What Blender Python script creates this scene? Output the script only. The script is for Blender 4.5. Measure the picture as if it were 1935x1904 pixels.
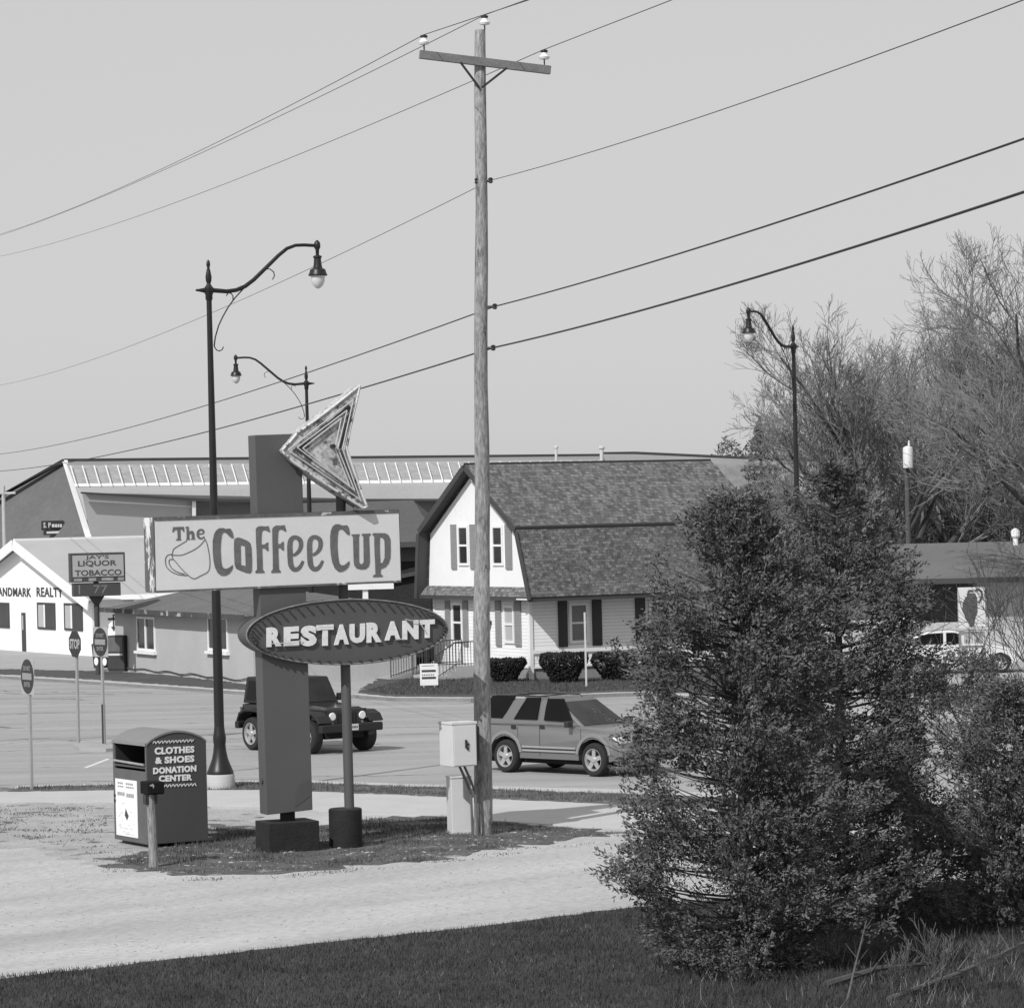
import bpy, bmesh, math, random
import numpy as np
from mathutils import Vector, Matrix
for o in list(bpy.data.objects): bpy.data.objects.remove(o)
SC = bpy.context.scene; COL = SC.collection
R = math.radians
# ------------------------------------------------------------------ camera
CAMZ = 5.6; F = 6500.0; CX, CY = 967.5, 952.0
PITCH, ROLL = 18.0/F, 0.024
f_ = Vector((0, math.cos(PITCH), math.sin(PITCH)))
R0 = Vector((1,0,0)); U0 = Vector((0,-math.sin(PITCH),math.cos(PITCH)))
r_ = math.cos(ROLL)*R0 - math.sin(ROLL)*U0
u_ = math.sin(ROLL)*R0 + math.cos(ROLL)*U0
cd = bpy.data.cameras.new('camera'); cam = bpy.data.objects.new('camera', cd); COL.objects.link(cam)
cd.sensor_fit = 'HORIZONTAL'; cd.sensor_width = 36; cd.lens = F/1935*36
cd.clip_start = 0.5; cd.clip_end = 8000
m3 = Matrix((r_, u_, -f_)).transposed()
cam.matrix_world = Matrix.Translation((0,0,CAMZ)) @ m3.to_4x4()
SC.camera = cam
# ------------------------------------------------------------------ sky, sun, exposure
SUN_AZ, SUN_EL = R(33), R(42)            # from behind-left of the camera
sdir = Vector((-math.sin(SUN_AZ)*math.cos(SUN_EL), -math.cos(SUN_AZ)*math.cos(SUN_EL), math.sin(SUN_EL)))
W = bpy.data.worlds.new("World"); SC.world = W; W.use_nodes = True
nt = W.node_tree; nt.nodes.clear()
sky = nt.nodes.new('ShaderNodeTexSky'); sky.sky_type = 'NISHITA'; sky.sun_disc = False
sky.sun_elevation = SUN_EL; sky.sun_rotation = math.atan2(sdir.x, sdir.y)
sky.dust_density = 1.5; sky.air_density = 1.0; sky.ozone_density = 1.0
bw = nt.nodes.new('ShaderNodeRGBToBW'); gm = nt.nodes.new('ShaderNodeMath'); gm.operation = 'POWER'; gm.inputs[1].default_value = 0.15
ml = nt.nodes.new('ShaderNodeMath'); ml.operation = 'MULTIPLY'; ml.inputs[1].default_value = 4.93
bg = nt.nodes.new('ShaderNodeBackground'); bg.inputs[1].default_value = 0.1
wo = nt.nodes.new('ShaderNodeOutputWorld')
nt.links.new(sky.outputs[0], bw.inputs[0]); nt.links.new(bw.outputs[0], gm.inputs[0]); nt.links.new(gm.outputs[0], ml.inputs[0])
nt.links.new(ml.outputs[0], bg.inputs[0]); nt.links.new(bg.outputs[0], wo.inputs[0])
sl = bpy.data.lights.new('sun', 'SUN'); sl.energy = 3.7; sl.angle = R(0.6); sl.color = (1,1,1)
so = bpy.data.objects.new('sun', sl); COL.objects.link(so)
so.rotation_euler = sdir.to_track_quat('Z', 'Y').to_euler(); so.location = (-20,-20,60)
SC.view_settings.view_transform = 'Standard'; SC.view_settings.look = 'None'
SC.view_settings.exposure = 0.0; SC.view_settings.gamma = 1; SC.view_settings.use_curve_mapping = False
SC.render.engine = 'CYCLES'
# ------------------------------------------------------------------ measuring helpers (sight line -> world plane)
ORG = Vector((0,0,CAMZ))
def ray(x, y): return f_ + r_*((x-CX)/F) + u_*((CY-y)/F)
def G(x, y, z=0.0):
    d = ray(x, y); t = (z-CAMZ)/d.z; return ORG + d*t
def AT(x, y, depth):
    d = ray(x, y); return ORG + d*(depth/d.y)
class Fr:
    """ground frame of a thing: origin, yaw in degrees; local x right, y back, z up"""
    def __init__(s, o, deg):
        s.o = Vector((o[0], o[1], o[2] if len(o) > 2 else 0)); s.a = R(deg)
        s.ex = Vector((math.cos(s.a), math.sin(s.a), 0)); s.ey = Vector((-math.sin(s.a), math.cos(s.a), 0))
    def loc(s, p): q = p - s.o; return Vector((q.dot(s.ex), q.dot(s.ey), q.z))
    def w(s, x, y, z=0): return s.o + s.ex*x + s.ey*y + Vector((0,0,z))
    def plane(s, X, Y, pl, nl):
        p = s.w(*pl); n = s.ex*nl[0] + s.ey*nl[1] + Vector((0,0,nl[2])); d = ray(X, Y)
        return s.loc(ORG + d*((p-ORG).dot(n)/d.dot(n)))
    def hy(s, X, Y, y=0): q = s.plane(X, Y, (0,y,0), (0,1,0)); return (q.x, q.z)
    def hx(s, X, Y, x=0): q = s.plane(X, Y, (x,0,0), (1,0,0)); return (q.y, q.z)
# ------------------------------------------------------------------ materials (the photograph is black and white: every colour is a grey)
MATS = {}
def nd(t, k, **kw):
    n = t.nodes.new(k)
    for a, b in kw.items(): setattr(n, a, b)
    return n
def mat(name, v, rough=.75, var=.12, scale=3, bump=0, bscale=30, metal=0, fine=0, fscale=120, stretch=None, spec=.5, spots=None, coat=0):
    if name in MATS: return MATS[name]
    m = bpy.data.materials.new(name); m.use_nodes = True; t = m.node_tree; b = t.nodes['Principled BSDF']
    b.inputs['Roughness'].default_value = rough; b.inputs['Metallic'].default_value = metal
    b.inputs['Specular IOR Level'].default_value = spec; b.inputs['Coat Weight'].default_value = coat
    tc = nd(t, 'ShaderNodeTexCoord'); src = tc.outputs['Object']
    if stretch:
        mp = nd(t, 'ShaderNodeMapping'); mp.inputs['Scale'].default_value = stretch
        t.links.new(src, mp.inputs[0]); src = mp.outputs[0]
    n1 = nd(t, 'ShaderNodeTexNoise'); n1.inputs['Scale'].default_value = scale; n1.inputs['Detail'].default_value = 8; n1.inputs['Roughness'].default_value = .62
    t.links.new(src, n1.inputs['Vector'])
    mr = nd(t, 'ShaderNodeMapRange'); mr.inputs['From Min'].default_value = .28; mr.inputs['From Max'].default_value = .72
    mr.inputs['To Min'].default_value = v*(1-var); mr.inputs['To Max'].default_value = v*(1+var)
    t.links.new(n1.outputs['Fac'], mr.inputs['Value']); out = mr.outputs[0]
    if fine:
        n2 = nd(t, 'ShaderNodeTexNoise'); n2.inputs['Scale'].default_value = fscale; n2.inputs['Detail'].default_value = 3
        t.links.new(src, n2.inputs['Vector'])
        m2 = nd(t, 'ShaderNodeMapRange'); m2.inputs['From Min'].default_value = .3; m2.inputs['From Max'].default_value = .7
        m2.inputs['To Min'].default_value = 1-fine; m2.inputs['To Max'].default_value = 1+fine
        t.links.new(n2.outputs['Fac'], m2.inputs['Value'])
        mm = nd(t, 'ShaderNodeMath', operation='MULTIPLY'); t.links.new(out, mm.inputs[0]); t.links.new(m2.outputs[0], mm.inputs[1]); out = mm.outputs[0]
    if spots:      # (scale, threshold, value, stretch)
        n3 = nd(t, 'ShaderNodeTexNoise'); n3.inputs['Scale'].default_value = spots[0]; n3.inputs['Detail'].default_value = 6; n3.inputs['Roughness'].default_value = .7
        t.links.new(src, n3.inputs['Vector'])
        m3_ = nd(t, 'ShaderNodeMapRange'); m3_.inputs['From Min'].default_value = spots[1]; m3_.inputs['From Max'].default_value = spots[1]+.05
        t.links.new(n3.outputs['Fac'], m3_.inputs['Value'])
        mx = nd(t, 'ShaderNodeMix', data_type='FLOAT'); t.links.new(m3_.outputs[0], mx.inputs['Factor']); t.links.new(out, mx.inputs['A']); mx.inputs['B'].default_value = spots[2]; out = mx.outputs['Result']
    t.links.new(out, b.inputs['Base Color'])
    if bump:
        n4 = nd(t, 'ShaderNodeTexNoise'); n4.inputs['Scale'].default_value = bscale; n4.inputs['Detail'].default_value = 6
        t.links.new(src, n4.inputs['Vector'])
        bp = nd(t, 'ShaderNodeBump'); bp.inputs['Strength'].default_value = 1; bp.inputs['Distance'].default_value = bump
        t.links.new(n4.outputs['Fac'], bp.inputs['Height']); t.links.new(bp.outputs[0], b.inputs['Normal'])
    MATS[name] = m; return m
def finish_src(m):
    t = m.node_tree; return t, t.nodes['Principled BSDF']
def shingles(name, v, axis='xz', bw_=.32, bh=.14, contrast=.45):
    """asphalt shingles in courses: brick pattern with per-tab tone"""
    m = mat(name, v, .9, .15, 1.2, bump=.004, bscale=90, fine=.38, fscale=11)
    t, b = finish_src(m)
    tc = nd(t, 'ShaderNodeTexCoord'); sx = nd(t, 'ShaderNodeSeparateXYZ'); cx = nd(t, 'ShaderNodeCombineXYZ')
    t.links.new(tc.outputs['Object'], sx.inputs[0])
    t.links.new(sx.outputs['X' if axis[0] == 'x' else 'Y'], cx.inputs[0]); t.links.new(sx.outputs['Z'], cx.inputs[1])
    br = nd(t, 'ShaderNodeTexBrick'); t.links.new(cx.outputs[0], br.inputs['Vector']); br.inputs['Scale'].default_value = 1
    br.inputs['Brick Width'].default_value = bw_; br.inputs['Row Height'].default_value = bh; br.inputs['Mortar Size'].default_value = .006
    br.inputs['Color1'].default_value = (1-contrast,)*3+(1,); br.inputs['Color2'].default_value = (1+contrast,)*3+(1,); br.inputs['Mortar'].default_value = (.45,.45,.45,1)
    br.inputs['Bias'].default_value = -.1
    old = b.inputs['Base Color'].links[0].from_socket
    mm = nd(t, 'ShaderNodeMath', operation='MULTIPLY'); t.links.new(old, mm.inputs[0]); t.links.new(br.outputs['Color'], mm.inputs[1]); t.links.new(mm.outputs[0], b.inputs['Base Color'])
    return m
def siding(name, v, step=.115):
    """lap siding: saw-tooth height in z"""
    m = mat(name, v, .6, .05, 1.5, fine=.04, fscale=30)
    t, b = finish_src(m)
    tc = nd(t, 'ShaderNodeTexCoord'); sx = nd(t, 'ShaderNodeSeparateXYZ'); t.links.new(tc.outputs['Object'], sx.inputs[0])
    dv = nd(t, 'ShaderNodeMath', operation='DIVIDE'); dv.inputs[1].default_value = step; t.links.new(sx.outputs['Z'], dv.inputs[0])
    fr = nd(t, 'ShaderNodeMath', operation='FRACT'); t.links.new(dv.outputs[0], fr.inputs[0])
    inv = nd(t, 'ShaderNodeMath', operation='SUBTRACT'); inv.inputs[0].default_value = 1; t.links.new(fr.outputs[0], inv.inputs[1])
    bp = nd(t, 'ShaderNodeBump'); bp.inputs['Distance'].default_value = .018; bp.inputs['Strength'].default_value = 1
    t.links.new(inv.outputs[0], bp.inputs['Height']); t.links.new(bp.outputs[0], b.inputs['Normal'])
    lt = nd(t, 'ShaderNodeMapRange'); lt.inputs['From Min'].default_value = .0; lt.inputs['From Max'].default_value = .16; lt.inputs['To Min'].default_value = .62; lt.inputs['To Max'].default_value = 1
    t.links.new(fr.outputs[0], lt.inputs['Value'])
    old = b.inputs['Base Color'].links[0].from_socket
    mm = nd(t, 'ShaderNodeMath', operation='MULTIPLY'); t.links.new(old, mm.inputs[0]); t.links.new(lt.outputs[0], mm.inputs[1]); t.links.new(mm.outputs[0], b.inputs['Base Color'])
    return m
def glass(name, v=.02, rough=.05):
    m = mat(name, v, rough, .2, 2, spec=.5); return m
# ------------------------------------------------------------------ mesh builder
class MB:
    def __init__(s): s.v = []; s.f = []
    def add(s, vs, fs):
        n = len(s.v); s.v += [tuple(p) for p in vs]; s.f += [tuple(i+n for i in q) for q in fs]; return s
    def box(s, x0, x1, y0, y1, z0, z1):
        return s.add([(x0,y0,z0),(x1,y0,z0),(x1,y1,z0),(x0,y1,z0),(x0,y0,z1),(x1,y0,z1),(x1,y1,z1),(x0,y1,z1)],
                     [(0,3,2,1),(4,5,6,7),(0,1,5,4),(1,2,6,5),(2,3,7,6),(3,0,4,7)])
    def quad(s, a, b, c, d): return s.add([a,b,c,d], [(0,1,2,3)])
    def prism(s, pts, a, b, ax='y'):
        """2-D polygon (p,q) extruded along ax from a to b; ax y -> (p,.,q); ax x -> (.,p,q); ax z -> (p,q,.)"""
        n = len(pts)
        fn = {'y': lambda p, q, t: (p,t,q), 'x': lambda p, q, t: (t,p,q), 'z': lambda p, q, t: (p,q,t)}[ax]
        vs = [fn(p, q, a) for p, q in pts] + [fn(p, q, b) for p, q in pts]
        return s.add(vs, [tuple(range(n)), tuple(range(2*n-1, n-1, -1))] + [(i, i+n, (i+1) % n+n, (i+1) % n) for i in range(n)])
    def tube(s, pts, rad, n=8, cap=True):
        pts = [Vector(p) for p in pts]; rr = rad if hasattr(rad, '__len__') else [rad]*len(pts)
        vs = []; fs = []; up = Vector((0,0,1)); prev = None
        for i, p in enumerate(pts):
            d = (pts[min(i+1, len(pts)-1)] - pts[max(i-1, 0)]).normalized()
            if prev is None:
                a = d.cross(up if abs(d.z) < .9 else Vector((1,0,0))).normalized()
            else: a = (prev - d*prev.dot(d)).normalized()
            prev = a; b = d.cross(a)
            for k in range(n):
                t = 2*math.pi*k/n; vs.append(p + (a*math.cos(t)+b*math.sin(t))*rr[i])
        for i in range(len(pts)-1):
            for k in range(n): fs.append((i*n+k, i*n+(k+1) % n, (i+1)*n+(k+1) % n, (i+1)*n+k))
        if cap: fs.append(tuple(range(n-1, -1, -1))); fs.append(tuple((len(pts)-1)*n+k for k in range(n)))
        return s.add(vs, fs)
    def lathe(s, prof, c=(0,0,0), n=20, ax='z', caps=(1,1)):
        vs = []; fs = []
        for (r, h) in prof:
            for k in range(n):
                t = 2*math.pi*k/n; a, b = r*math.cos(t), r*math.sin(t)
                p = (a, b, h) if ax == 'z' else ((a, h, b) if ax == 'y' else (h, a, b))
                vs.append((c[0]+p[0], c[1]+p[1], c[2]+p[2]))
        for i in range(len(prof)-1):
            for k in range(n): fs.append((i*n+k, i*n+(k+1) % n, (i+1)*n+(k+1) % n, (i+1)*n+k))
        if caps[0]: fs.append(tuple(range(n-1, -1, -1)))
        if caps[1]: fs.append(tuple((len(prof)-1)*n+k for k in range(n)))
        return s.add(vs, fs)
    def build(s, name, m, parent=None, smooth=False, bevel=0, label=None, stuff=False):
        me = bpy.data.meshes.new(name); me.from_pydata(s.v, [], s.f); me.update()
        bm = bmesh.new(); bm.from_mesh(me)
        bmesh.ops.remove_doubles(bm, verts=bm.verts, dist=1e-5)
        bmesh.ops.recalc_face_normals(bm, faces=bm.faces); bm.to_mesh(me); bm.free()
        me.materials.append(m)
        if smooth:
            for p in me.polygons: p.use_smooth = True
            try: me.set_sharp_from_angle(angle=R(38))
            except Exception: pass
        o = bpy.data.objects.new(name, me); COL.objects.link(o)
        if bevel:
            b = o.modifiers.new('bevel', 'BEVEL'); b.width = bevel; b.segments = 2; b.limit_method = 'ANGLE'; b.angle_limit = R(40)
        if parent: o.parent = parent
        if label: o['label'] = label
        if stuff: o['kind'] = 'stuff'
        return o
def tag(o, label=None, cat=None, group=None, kind=None):
    if label: o['label'] = label
    if cat: o['category'] = cat
    if group: o['group'] = group
    if kind: o['kind'] = kind
    return o
def thing(name, fr, label, cat, group=None):
    o = bpy.data.objects.new(name, None); o.empty_display_size = .3; COL.objects.link(o)
    if isinstance(fr, Fr): o.location = fr.o; o.rotation_euler = (0,0,fr.a)
    else: o.location = fr
    return tag(o, label, cat, group)
def dup(root, loc, rz, label=None):
    r = root.copy(); COL.objects.link(r); r.location = loc; r.rotation_euler = (0,0,rz)
    if label: r['label'] = label
    for ch in [c for c in bpy.data.objects if c.parent == root]:
        c = ch.copy(); COL.objects.link(c); c.parent = r
        for g in [q for q in bpy.data.objects if q.parent == ch]:
            d = g.copy(); COL.objects.link(d); d.parent = c
    return r
def loops_mesh(loops, depth):
    """filled flat outline(s) with holes -> (verts (p,q,t), faces), t from -depth to depth"""
    cu = bpy.data.curves.new('c', 'CURVE'); cu.dimensions = '2D'; cu.fill_mode = 'BOTH'; cu.extrude = depth
    for lp in loops:
        s = cu.splines.new('POLY'); s.points.add(len(lp)-1); s.use_cyclic_u = True
        for i, p in enumerate(lp): s.points[i].co = (p[0], p[1], 0, 1)
    return _cm(cu)
def _cm(cu):
    o = bpy.data.objects.new('c', cu); COL.objects.link(o); dg = bpy.context.evaluated_depsgraph_get(); dg.update()
    me = bpy.data.meshes.new_from_object(o.evaluated_get(dg))
    vs = [tuple(v.co) for v in me.vertices]; fs = [tuple(p.vertices) for p in me.polygons]
    bpy.data.objects.remove(o); bpy.data.curves.remove(cu); bpy.data.meshes.remove(me)
    return vs, fs
_tc = {}
def glyphs(txt, bold=0.0, depth=.02, space=1.0):
    k = (txt, bold, depth, space)
    if k not in _tc:
        cu = bpy.data.curves.new('t', 'FONT'); cu.body = txt; cu.size = 1; cu.offset = bold; cu.extrude = depth; cu.resolution_u = 3; cu.space_character = space
        _tc[k] = _cm(cu)
    return _tc[k]
def text(mb, txt, place, bold=.0, depth=.5, space=1.0):
    """place(s, t, e): s,t in 0..1 across and up the text box, e = -1..1 through thickness -> local point"""
    vs, fs = glyphs(txt, bold, depth, space)
    xs = [v[0] for v in vs]; ys = [v[1] for v in vs]
    x0, x1, y0, y1 = min(xs), max(xs), min(ys), max(ys)
    mb.add([place((v[0]-x0)/(x1-x0), (v[1]-y0)/(y1-y0), v[2]/depth) for v in vs], fs)
def rect_y(x0, x1, z0, z1, y, th=.006):      # text box on a plane facing -y
    return lambda s, t, e: (x0+(x1-x0)*s, y-e*th, z0+(z1-z0)*t)
def rect_x(ya, yb, z0, z1, x, th=.006):      # on a plane facing -x; ya (left in view) > yb
    return lambda s, t, e: (x-e*th, ya+(yb-ya)*s, z0+(z1-z0)*t)
def leafmesh(name, cen, nrm, size, aspect, m, parent=None, rng=None, tri=False, axis=None):
    """many small leaf quads: arrays of centres, normals"""
    n = len(cen); rng = rng or np.random.default_rng(1)
    a = rng.normal(size=(n,3)) if axis is None else axis.copy(); a -= (a*nrm).sum(1)[:,None]*nrm; a /= np.linalg.norm(a,axis=1)[:,None]+1e-9
    b = np.cross(nrm, a); s = size[:,None]*.5
    if tri: P = np.stack([cen-a*s-b*s*aspect*.6, cen-a*s+b*s*aspect*.6, cen+a*s], 1); k = 3
    else: P = np.stack([cen-a*s, cen-b*s*aspect, cen+a*s, cen+b*s*aspect], 1); k = 4
    me = bpy.data.meshes.new(name); me.vertices.add(n*k); me.vertices.foreach_set('co', P.astype(np.float32).ravel())
    me.loops.add(n*k); me.loops.foreach_set('vertex_index', np.arange(n*k, dtype=np.int32))
    me.polygons.add(n); me.polygons.foreach_set('loop_start', np.arange(0, n*k, k, dtype=np.int32))
    me.update(calc_edges=True); me.materials.append(m)
    o = bpy.data.objects.new(name, me); COL.objects.link(o)
    if parent: o.parent = parent
    return o
# ------------------------------------------------------------------ setting: ground, road, pavements
def sheet(name, pts, z0, z1, m, kind='structure', rot=0, edge=0):
    """flat slab over ground polygon (world xy), from z0 to z1"""
    c, s = math.cos(-R(rot)), math.sin(-R(rot))
    q = [(p[0]*c-p[1]*s, p[0]*s+p[1]*c) for p in pts]
    if edge:   # ragged outline
        rnd = random.Random(len(name)); out = []
        for i in range(len(q)):
            a, b = q[i], q[(i+1) % len(q)]; L = math.hypot(b[0]-a[0], b[1]-a[1]); n = max(1, int(L/.22))
            if L > 60: n = 1
            for k in range(n):
                t = k/n; nx, ny = (b[1]-a[1])/max(L,.01), -(b[0]-a[0])/max(L,.01); w = rnd.uniform(-edge, edge) if k else 0
                out.append((a[0]+(b[0]-a[0])*t+nx*w, a[1]+(b[1]-a[1])*t+ny*w))
        q = out
    o = MB().prism(q, z0, z1, 'z').build(name, m); o.rotation_euler = (0,0,R(rot))
    return tag(o, kind=kind)
def P(*px): return [tuple(G(x, y))[:2] for x, y in px]
m_ground = mat('dry_field', .16, .95, .3, .5, fine=.25, fscale=8)
m_gravel = mat('gravel', .395, .95, .22, .4, bump=.006, bscale=35, fine=.24, fscale=20, stretch=(.3,1.3,1), spots=(1.3,.68,.27))
m_dirt = mat('dirt', .34, .95, .2, .8, bump=.02, bscale=20, fine=.25, fscale=18, spots=(1.1,.56,.12))
m_asph = mat('asphalt', .305, .9, .19, .3, bump=.004, bscale=50, fine=.13, fscale=45, stretch=(.25,1.6,1))
m_conc = mat('concrete', .44, .9, .07, 1.2, bump=.003, bscale=50, fine=.07, fscale=40)
m_conc2 = mat('old_concrete', .33, .9, .12, .8, bump=.003, bscale=50, fine=.10, fscale=30)
m_grassb = mat('turf_base', .032, .95, .5, .9, bump=.03, bscale=14, fine=.3, fscale=10)
m_verge = mat('verge_turf', .085, .95, .5, 1.5, bump=.03, bscale=14, fine=.4, fscale=9, spots=(1.3,.57,.24))
m_lawn = mat('lawn_turf', .062, .95, .25, .8, bump=.03, bscale=10, fine=.3, fscale=6)
# cracks and tar lines in the asphalt
t, b = finish_src(m_asph)
tc = nd(t,'ShaderNodeTexCoord'); nz = nd(t,'ShaderNodeTexNoise'); nz.inputs['Scale'].default_value = .5; nz.inputs['Detail'].default_value = 6
mv = nd(t,'ShaderNodeMix', data_type='RGBA'); mv.inputs['Factor'].default_value = .35
t.links.new(tc.outputs['Object'], nz.inputs['Vector']); t.links.new(tc.outputs['Object'], mv.inputs['A'])
ad = nd(t,'ShaderNodeVectorMath', operation='MULTIPLY_ADD'); t.links.new(nz.outputs['Color'], ad.inputs[0]); ad.inputs[1].default_value = (2.5,2.5,0); t.links.new(tc.outputs['Object'], ad.inputs[2])
mp = nd(t,'ShaderNodeMapping'); mp.inputs['Scale'].default_value = (.07,.26,0); t.links.new(ad.outputs[0], mp.inputs[0])
vo = nd(t,'ShaderNodeTexVoronoi', feature='DISTANCE_TO_EDGE'); vo.inputs['Scale'].default_value = 1; t.links.new(mp.outputs[0], vo.inputs['Vector'])
cr = nd(t,'ShaderNodeMapRange'); cr.inputs['From Min'].default_value = .004; cr.inputs['From Max'].default_value = .012; cr.inputs['To Min'].default_value = .42; cr.inputs['To Max'].default_value = 1
t.links.new(vo.outputs['Distance'], cr.inputs['Value'])
old = b.inputs['Base Color'].links[0].from_socket
mm = nd(t,'ShaderNodeMath', operation='MULTIPLY'); t.links.new(old, mm.inputs[0]); t.links.new(cr.outputs[0], mm.inputs[1]); t.links.new(mm.outputs[0], b.inputs['Base Color'])

sheet('ground', [(-3000,-400),(3000,-400),(3000,6000),(-3000,6000)], -.5, -.22, m_ground)
sheet('road', [(-400,30),(300,30),(300,420),(-400,420)], -.3, -.12, m_asph, rot=-52 if False else 0)
# near side: the gravel lot is a slab standing a kerb's height over the road
near = P((-700,1497),(8,1497),(36,1486),(206,1481),(430,1476),(589,1476),(844,1485),(1183,1493),(1500,1505),(2600,1545))
lot = near + [(60,20),(60,-60),(-60,-60),(-60,56)]
sheet('gravel_lot', lot, -.2, 0, m_gravel, rot=37)
def ribbon(pts, w):
    """polyline widened towards the camera side"""
    L, Rr = [], []
    for i, p in enumerate(pts):
        a = Vector(pts[max(i-1,0)]); b2 = Vector(pts[min(i+1,len(pts)-1)]); d = (b2-a).normalized(); n = Vector((d.y,-d.x))
        L.append(tuple(p)); Rr.append((p[0]+n.x*w, p[1]+n.y*w))
    return L + Rr[::-1]
sheet('kerb', ribbon(P((33,1484),(206,1479.5),(430,1474.5),(589,1474.5),(844,1483.5),(1183,1491.5),(1500,1503.5),(2600,1543.5)), .55), -.2, .006, m_conc)
sheet('grass_strip', P((14,1495),(36,1487),(206,1483),(430,1478),(589,1479),(844,1488),(1183,1500),(2400,1550),(2400,1580),(1183,1520),(846,1505),(589,1495),(490,1492),(206,1493)), -.1, .010, m_verge, edge=.12)
sheet('pavement', P((-600,1499),(10,1497),(206,1494),(490,1493),(589,1497),(846,1507),(1183,1521),(2400,1590),(2400,1640),(1196,1568),(928,1551),(849,1543),(697,1538),(490,1524),(206,1515),(-600,1513)), -.1, .014, m_conc)
sheet('dirt_patch', P((-500,1520),(0,1517),(150,1519),(300,1521),(480,1530),(480,1580),(380,1600),(200,1640),(60,1600),(-500,1640)), -.1, .004, m_dirt, edge=.25)
sheet('grass_verge', P((395,1556),(480,1561),(600,1560),(697,1546),(800,1541),(849,1539),(928,1552),(1060,1562),(1196,1572),(1900,1612),(1900,1625),(1196,1573),(1044,1590),(892,1611),(790,1629),(684,1634),(555,1647),(427,1652),(386,1654),(257,1647),(190,1625),(260,1612),(320,1600),(380,1585)), -.1, .009, m_verge, edge=.3)
fg = P((-400,1896),(0,1850),(300,1815),(620,1780),(950,1745),(1180,1716),(1500,1688),(1935,1656),(2600,1600))
sheet('lawn', fg + [(60,20),(40,-60),(-60,-60),(-60,25)], -.1, .008, m_grassb, edge=.07)
# far side
farline = P((-500,1252),(0,1276),(150,1285),(320,1296),(476,1307),(540,1310),(674,1312),(736,1317),(890,1318),(1216,1307),(1500,1330),(1700,1360),(1935,1372),(2600,1400))
sheet('far_pavement', farline + [(160,60),(300,500),(-300,500)], -.2, -.01, m_conc2)
sheet('far_kerb', ribbon(farline, -.28), -.2, .004, m_conc)
sheet('far_grass_strip', P((-500,1244),(0,1264),(38,1264),(100,1266),(215,1268),(330,1276),(476,1294),(476,1304),(320,1293),(150,1281),(0,1273),(-500,1249)), -.1, .006, m_lawn, edge=.2)
sheet('house_lawn', P((676,1308),(736,1315),(890,1316),(1216,1305),(1430,1315),(1640,1300),(1640,1250),(1300,1238),(1005,1245),(800,1262),(720,1280)), -.1, .008, m_lawn, edge=.15)
sheet('median_kerb', P((136,1402),(170,1397),(240,1400),(262,1406),(200,1411),(150,1409)), -.2, -.04, m_conc2)
sheet('lane_stripe', [tuple(G(x,y,-.12))[:2] for x,y in ((158,1450),(166,1450),(208,1434),(202,1433))], -.14, -.116, mat('road_paint', .62, .8, .1, 3))
# ---- grass blades and small debris
rng = np.random.default_rng(5)
def in_poly(x, y, poly):
    c = np.zeros(len(x), bool); n = len(poly)
    for i in range(n):
        x1, y1 = poly[i]; x2, y2 = poly[(i+1) % n]
        k = ((y1 > y) != (y2 > y)) & (x < (x2-x1)*(y-y1)/(y2-y1+1e-12)+x1); c ^= k
    return c
def blades(name, poly, n, h0, h1, w, m, z=0, clump=0):
    xs = [p[0] for p in poly]; ys = [p[1] for p in poly]
    x = rng.uniform(min(xs), max(xs), n*3); y = rng.uniform(min(ys), max(ys), n*3)
    if clump:
        k = np.sin(x*2.1+np.sin(y*1.7)*2)*np.sin(y*2.6+np.sin(x*1.3)*2)+rng.normal(0,.35,n*3) > clump-.6
        x, y = x[k], y[k]
    k = in_poly(x, y, poly); x, y = x[k][:n], y[k][:n]; n = len(x)
    h = rng.uniform(h0, h1, n); a = rng.uniform(0, 2*math.pi, n); lean = rng.uniform(0, .8, n)*h; la = rng.uniform(0, 2*math.pi, n)
    b0 = np.stack([x-np.cos(a)*w, y-np.sin(a)*w, np.full(n, z)],1); b1 = np.stack([x+np.cos(a)*w, y+np.sin(a)*w, np.full(n, z)],1)
    tp = np.stack([x+np.cos(la)*lean, y+np.sin(la)*lean, z+h],1)
    Pn = np.stack([b0,b1,tp],1); me = bpy.data.meshes.new(name)
    me.vertices.add(n*3); me.vertices.foreach_set('co', Pn.astype(np.float32).ravel()); me.loops.add(n*3); me.loops.foreach_set('vertex_index', np.arange(n*3,dtype=np.int32))
    me.polygons.add(n); me.polygons.foreach_set('loop_start', np.arange(0,n*3,3,dtype=np.int32)); me.update(calc_edges=True); me.materials.append(m)
    o = bpy.data.objects.new(name, me); COL.objects.link(o); return tag(o, kind='stuff')
m_bl = mat('lawn_blades', .050, .8, .55, .9, fine=.25, fscale=5); m_bl2 = mat('verge_blades', .11, .8, .4, 2.5); m_dry = mat('dry_stalks', .26, .8, .4, 2)
lawnpoly = P((-60,1852),(300,1817),(620,1782),(950,1747),(1180,1718),(1500,1690),(1990,1654),(1990,1925),(-60,1925))
tag(blades('lawn_grass', lawnpoly, 90000, .03, .075, .006, m_bl, .008), 'short dark grass of the sloping lawn along the bottom of the view', 'grass')
tag(blades('lawn_weeds', lawnpoly, 5000, .02, .07, .011, mat('weed_grey', .10, .8, .4, 3), .008, 1.15), 'paler weed tufts dotted through the dark lawn', 'weeds')
vp = P((395,1562),(480,1564),(600,1563),(697,1550),(849,1543),(928,1555),(1060,1565),(1190,1573),(1044,1588),(892,1609),(790,1627),(684,1632),(555,1645),(427,1650),(300,1650),(210,1626),(330,1600))
tag(blades('verge_grass', vp, 20000, .015, .06, .007, m_bl2, .009, .45), 'patchy grass of the verge round the foot of the restaurant sign', 'grass')
sp = P((20,1494),(36,1488),(206,1484),(430,1479),(589,1480),(844,1489),(1183,1501),(1183,1519),(846,1504),(589,1494),(206,1492))
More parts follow.
